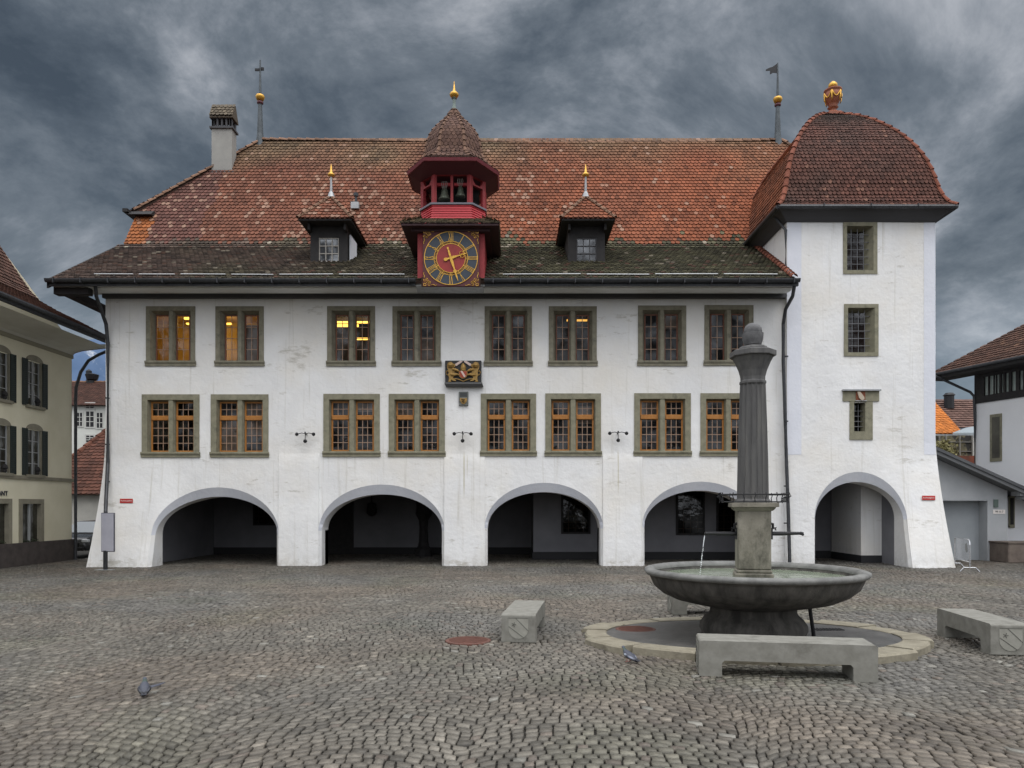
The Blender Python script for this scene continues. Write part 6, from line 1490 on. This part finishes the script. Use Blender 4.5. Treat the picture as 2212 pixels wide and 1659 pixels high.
b = MB(); b.quad((16.3, 28.5, 0), (xs[2], 28.5, 0), (xs[2], 28.5, ztop), (16.3, 28.5, ztop)); b.build('garage_door', mat('garage_door_grey', (.30, .325, .345), (.33, .355, .375), scale=2, rough=.7), OB)
b = MB(); b.box(16.3, xs[2], 27.985, 28.03, ztop - .0, ztop + .035); b.build('lintel_edge', M_METALL, OB)
b = MB(); b.prism([(14.6, 27.35, zr(14.6) + .22), (20.4, 27.35, zr(20.4) + .22), (20.4, 27.35, zr(20.4) + .10), (14.6, 27.35, zr(14.6) + .10)], (0, 6, 0)); b.build('roof', mat('dark_grey_sheet', (.07, .073, .08), (.10, .105, .11), scale=2, rough=.7), OB)
b = MB(); b.prism([(14.6, 27.40, zr(14.6) + .10), (20.3, 27.40, zr(20.3) + .10), (20.3, 27.40, zr(20.3) - .04), (14.6, 27.40, zr(14.6) - .04)], (0, .05, 0)); b.prism([(14.6, 27.45, zr(14.6) + .02), (20.3, 27.45, zr(20.3) + .02), (20.3, 27.45, zr(20.3) - .0), (14.6, 27.45, zr(14.6) - .0)], (0, .55, 0)); b.build('verge_board', mat('mid_grey_board', (.13, .135, .14), rough=.8), OB)
b = MB(); b.box(19.02, 19.25, 27.3, 27.9, 2.32, 2.44); b.box(18.9, 19.2, 27.5, 28, 2.46, 2.62); b.build('rafter_end', M_METALL, OB)
b = MB(); b.box(XX(2147, 27.97), XX(2156, 27.97), 27.95, 28.0, ZZ(1096, 28), ZZ(1079, 28)); b.build('lamp_box', mat('greenish_box', (.10, .14, .12), rough=.4), OB)
b = MB(); b.box(XX(2146, 27.97), XX(2172, 27.97), 27.98, 28.0, ZZ(1110, 28), ZZ(1101, 28)); sgn = b.build('number_plate', MATS['sign_white'], OB)
txt('99 A-7', .11, 'number_lettering', M_IRON, OB, Matrix.Translation((XX(2159, 27.97) - 17.5, -.022, ZZ(1105.5, 28))) @ Matrix.Rotation(R(90), 4, 'X'), .002)
# white house with dark timber storey
WH = empty('timber_top_house', (19.5, 31, 0), 'white house with dark timber upper storey and brown tiled roof at the right edge', 'house')
c0 = Vector((19.45, 31.0, 0)); dd = Vector((.30, -.954, 0)); nn_ = Vector((-.954, -.30, 0))       # wall runs towards us
zb = 6.42
b = MB(); e = c0 + dd * 10; f2 = c0 + Vector((9, 3, 0))
b.quad(c0, e, e + Vector((0, 0, zb)), c0 + Vector((0, 0, zb))); b.quad(c0, f2, f2 + Vector((0, 0, 8)), c0 + Vector((0, 0, 8)))
b.build('wall', mat('cool_white_render', (.80, .81, .83), (.84, .85, .87), scale=1, rough=.92, bump=.25, bscale=25, bdist=.01), WH)
b = MB()
def wp(t, z, o=0.0): return c0 + dd * t + nn_ * o + Vector((0, 0, z))
b.prism([wp(-.02, zb - .05), wp(10, zb - .05), wp(10, 6.66), wp(-.02, 6.66)], nn_ * .06); b.prism([wp(-.02, 7.42), wp(10, 7.42), wp(10, 8.1), wp(-.02, 8.1)], nn_ * .06)
opens = [(.42, .60), (.66, .84), (.87, .94), (.98, 1.10), (1.18, 1.28), (1.36, 1.50), (1.62, 1.8), (1.95, 2.1), (2.3, 2.5)]
pv = -.02
for a, c in opens + [(10, 10.1)]:
    b.prism([wp(pv, 6.66), wp(a, 6.66), wp(a, 7.42), wp(pv, 7.42)], nn_ * .06); pv = c
b.build('timber_storey', M_BLACKW, WH)
b = MB(); b.quad(wp(0, 6.6, -.05), wp(5, 6.6, -.05), wp(5, 7.5, -.05), wp(0, 7.5, -.05)); b.build('strip_window', mat('pale_green_glass', (.42, .50, .47), (.62, .70, .66), scale=3, rough=.15, spec=.7), WH)
b = MB(); a0, a1, zz0, zz1 = XX(2137, 30), 0, ZZ(997, 30.2), ZZ(895, 30.2)
t0, t1 = .66, 1.18
b.prism([wp(t0, zz0), wp(t1, zz0), wp(t1, zz1), wp(t0, zz1)], nn_ * .03); fo = b.build('window', M_STONEF, WH)
b = MB(); b.prism([wp(t0 + .1, zz0 + .14), wp(t1 - .08, zz0 + .14), wp(t1 - .08, zz1 - .12), wp(t0 + .1, zz1 - .12)], nn_ * .036); b.build('pane', mat('dark_recess', (.04, .037, .03), (.09, .085, .065), scale=1.5, rough=.5), fo)
# roof: eave follows the wall with a deep overhang
ev0 = c0 + dd * -1.55 + nn_ * .95 + Vector((0, 0, 7.75)); ev1 = c0 + dd * 9 + nn_ * .95 + Vector((0, 0, 7.75)); inn = -nn_
b = MB(); up = (inn * .84 + Vector((0, 0, .54))).normalized(); al = (ev1 - ev0).normalized(); nrm = al.cross(up).normalized(); nrm = nrm if nrm.z > 0 else -nrm
rows = []
for k in range(22):
    s = k * .25; rows.append((ev0 + up * s + al * (s * .55), ev1 + up * s, up, nrm, .25))
rows = [(r[0], r[1], r[2], r[3], r[4]) for r in rows]
tile_rows(b, rows, lambda p, r: sk(r.uniform(.6, 1.3), ((.085, .043, .030) if r.random() < .93 else (.13, .07, .045))), w=.2)
b.cur = (.06, .035, .025); b.prism([ev0, ev1, ev1 + up * 5.5, ev0 + up * 5.5 + al * 3.0], nrm * -.14)
b.build('roof', M_TILE, WH)
b = MB(); q0 = ev0 - Vector((0, 0, .16)); q1 = ev1 - Vector((0, 0, .16)); b.prism([q0, q1, q1 + inn * .9 + Vector((0, 0, .02)), q0 + inn * .9 + Vector((0, 0, .02))], (0, 0, -.05)); b.prism([q0 + Vector((0, 0, .16)), q1 + Vector((0, 0, .16)), q1 - Vector((0, 0, .05)), q0 - Vector((0, 0, .05))], nn_ * .03)
b.build('eaves', M_BLACKW, WH)
b = MB(); g0 = ev0 + nn_ * .1 - Vector((0, 0, .02)); b.tube([g0, ev1 + nn_ * .1 - Vector((0, 0, .02))], .065, 8)
b.tube([g0 - Vector((0, 0, .0)), P(2020, 812, 31.6), P(2096, 847, 31.1), P(2104, 856, 31.0), P(2106, 900, 30.98), P(2106, 1075, 30.98)], .055, 8); b.build('gutter_and_downpipe', M_METAL, WH)
# lower white wing wall with slit window, brown box wall
LW_ = empty('white_wing', (20.6, 28.7, 0), 'white wall wing with narrow slit window, behind the brown stone box at right edge', 'building')
b = MB(); b.quad((XX(2176, 28.7), 28.7, 0), (24, 28.7, 0), (24, 28.7, 2.42), (XX(2176, 28.7), 28.7, 2.42)); b.build('wall', MATS['cool_white_render'], LW_)
b = MB(); b.box(XX(2178, 28.7), XX(2190, 28.7), 28.64, 28.72, ZZ(1140, 28.7), ZZ(1072, 28.7)); fo = b.build('slit_window', M_STONEF, LW_)
b = MB(); b.box(XX(2180, 28.7), XX(2187, 28.7), 28.62, 28.65, ZZ(1133, 28.7), ZZ(1076, 28.7)); b.build('pane', M_BLACKW, fo)
b = MB(); b.box(XX(2179, 26.9), 23, 26.9, 28.0, 0, ZZ(1174, 26.9), .03); b.box(XX(2179, 26.9) - .03, 23, 26.87, 28.0, ZZ(1174, 26.9), ZZ(1171, 26.9)); o = b.build('stone_box', mat('brown_sandstone_block', (.12, .095, .08), (.18, .145, .12), scale=4, rough=.85, bump=.3, bscale=20)); tag(o, 'low brown sandstone block against the white wall at right edge', 'stone block')
# crowd barrier
bp = P(2095, 1232, 23.4); B = empty('crowd_barrier', (bp.x, bp.y, 0), 'chrome tube crowd barrier standing behind the right corner of the tower', 'barrier', rz=math.atan2(1.9, .66))
Lb = 2.0; q = MB(); q.tube([(0, 0, .28), (0, 0, .85), (.04, 0, .96), (.12, 0, 1.01), (Lb - .12, 0, 1.01), (Lb - .04, 0, .96), (Lb, 0, .85), (Lb, 0, .28)], .02, 8); q.tube([(0, 0, .30), (Lb, 0, .30)], .016, 8); q.build('frame', mat('bright_chrome', (.62, .63, .65), rough=.25, metal=.8), B, local=True)
for x in (.0, Lb): q = MB(); q.tube([(x, -.27, .0), (x, -.16, .13), (x, .16, .13), (x, .27, .0)], .018, 8); q.tube([(x, 0, .13), (x, 0, .3)], .018, 8); q.build('foot', MATS['bright_chrome'], B, local=True)
q = MB(); q.lathe([(.001, -.008), (.15, -.008), (.15, .008), (.001, .008)], (0, 0, 0), 28); q.v = [(.42 + x, z, .74 + y) for x, y, z in q.v]; q.build('sign_disc', mat('grey_disc', (.10, .11, .115), rough=.5), B, local=True)
q = MB()
for k in range(1, 16): q.tube([(Lb * k / 16, 0, .3), (Lb * k / 16, 0, 1.0)], .006, 5)
q.build('bars', MATS['bright_chrome'], B, local=True)
# distant right
H1 = empty('orange_roof_house', (27, 46, 0), 'house with bright orange tiled hip roof glimpsed right of the tower', 'house')
b = MB(); b.cur = (.42, .13, .03); A_, B_, C_ = P(1990, 937, 46), P(2081, 936, 46), P(2014, 862, 50); D_ = P(1950, 862, 50)
b.poly([A_, B_, C_, D_]); b.poly([B_, P(2081, 936, 46) + Vector((.5, 8, 0)), C_])
up = Vector((0, 4, C_.z - A_.z)); l = up.length; up.normalize(); n = Vector((0, -up.z, up.y)); rows = []
s = 0
while s < l: t = s / l; p0 = A_.lerp(D_, t); p1 = B_.lerp(C_, t); rows.append((p0, p1, up, n, .26)); s += .26
tile_rows(b, rows, lambda p, r: sk(r.uniform(.75, 1.2), (.46, .15, .03)), w=.3, th=.04); b.build('roof', M_TILE, H1)
b = MB(); b.box(A_.x, B_.x - .3, 46.5, 52, 0, A_.z); b.build('wall', mat('olive_brown_wall', (.10, .085, .05), (.17, .15, .095), scale=1.6, rough=.9, col3=(.05, .045, .035), s3=1.2), H1)
b = MB(); b.box(A_.x, B_.x + 1, 45.9, 46.3, A_.z - .22, A_.z - .04); b.build('gutter', M_METALL, H1)
H2 = empty('brown_roof_house', (34, 60, 0), 'house with long brown corrugated roof behind the orange roofed house', 'house')
b = MB(); b.cur = (.12, .07, .06); A_, B_, C_, D_ = P(1990, 925, 60), P(2150, 925, 60), P(2150, 868, 64), P(1990, 868, 64); b.poly([A_, B_, C_, D_])
up = Vector((0, 4, C_.z - A_.z)); l = up.length; up.normalize(); n = Vector((0, -up.z, up.y)); rows = []; s = 0
while s < l: t = s / l; rows.append((A_.lerp(D_, t), B_.lerp(C_, t), up, n, .4)); s += .4
tile_rows(b, rows, lambda p, r: sk(r.uniform(.75, 1.25), (.13, .075, .06)), w=.5, th=.09); b.build('roof', M_TILE, H2)
b = MB(); b.box(A_.x, B_.x, 60.3, 63, 0, A_.z); b.build('wall', M_FARG, H2); q = P(2050, 868, 63); b = MB(); b.lathe([(.4, -.6), (.4, .5), (.5, .55), (.3, .75)], q, 8); b.build('chimney', M_IRON, H2)
b = MB(); p0 = P(2058, 939, 44); p1 = P(2104, 939, 44); b.prism([p0, p1, P(2104, 925, 46), P(2086, 928, 46)], (0, 0, .12)); o = b.build('glass_canopy', mat('pale_canopy', (.30, .34, .36), rough=.3)); tag(o, 'pale flat glass canopy roof below the brown corrugated roof', 'canopy')
SH = empty('timber_shed', (27.5, 41, 0), 'olive-brown weathered timber shed behind the lean-to roof, right of the tower', 'shed')
b = MB(); x0, x1 = XX(2000, 41), XX(2102, 41); b.box(x0, x1, 41, 43, 0, ZZ(941, 41)); b.build('wall', mat('weathered_timber', (.09, .08, .05), (.21, .185, .11), scale=2.2, rough=.9, col3=(.03, .028, .025), s3=1.8, lo3=.5, hi3=.56), SH)
b = MB()
for u in (2029, 2043, 2073, 2100): b.box(XX(u - 1, 40.95), XX(u + 1, 40.95), 40.9, 41.0, 2, ZZ(941, 41))
for v in (955, 975, 986): b.box(x0, x1, 40.93, 41.0, ZZ(v + .7, 41), ZZ(v - .7, 41))
b.build('frame_boards', mat('grey_board', (.22, .21, .19), rough=.9), SH)
b = MB(); b.box(XX(2055, 40.8), XX(2102, 40.8), 40.6, 40.9, 0, ZZ(985, 40.8)); b.build('rust_red_panel', mat('rust_panel', (.22, .05, .02), (.10, .035, .02), scale=1.5, rough=.8), SH)
sh_ = MB(); rnd = random.Random(5)
for k in range(1500):
    u, v = rnd.gauss(2036, 11), rnd.gauss(978, 13)
    if v < 950 or v > 1006: continue
    q = P(u, v, rnd.uniform(39, 40.5)); r_ = rnd.uniform(.04, .10); a = Vector((rnd.uniform(-1, 1), rnd.uniform(-1, 1), rnd.uniform(-1, 1))).normalized() * r_; c = Vector((rnd.uniform(-1, 1), rnd.uniform(-1, 1), rnd.uniform(-1, 1))).normalized() * r_
    sh_.poly([q - a, q + c, q + a, q - c])
SHR = empty('garden_shrub', (XX(2036, 40), 40, 0), 'olive-yellow shrub growing before the timber shed', 'shrub'); sh_.build('foliage', mat('olive_leaves', (.13, .12, .04), (.24, .21, .09), scale=3, rough=.8), SHR)
b = MB()
for k in range(7): b.tube([(XX(2036, 40) + .1 * k - .3, 40, 0), (XX(2036, 40) + .12 * k - .4, 40, 2.5), (XX(2036, 40) + .2 * k - .7, 39.8, 4.4)], [.05, .035, .012], 5)
b.build('stem', M_BLACKW, SHR)
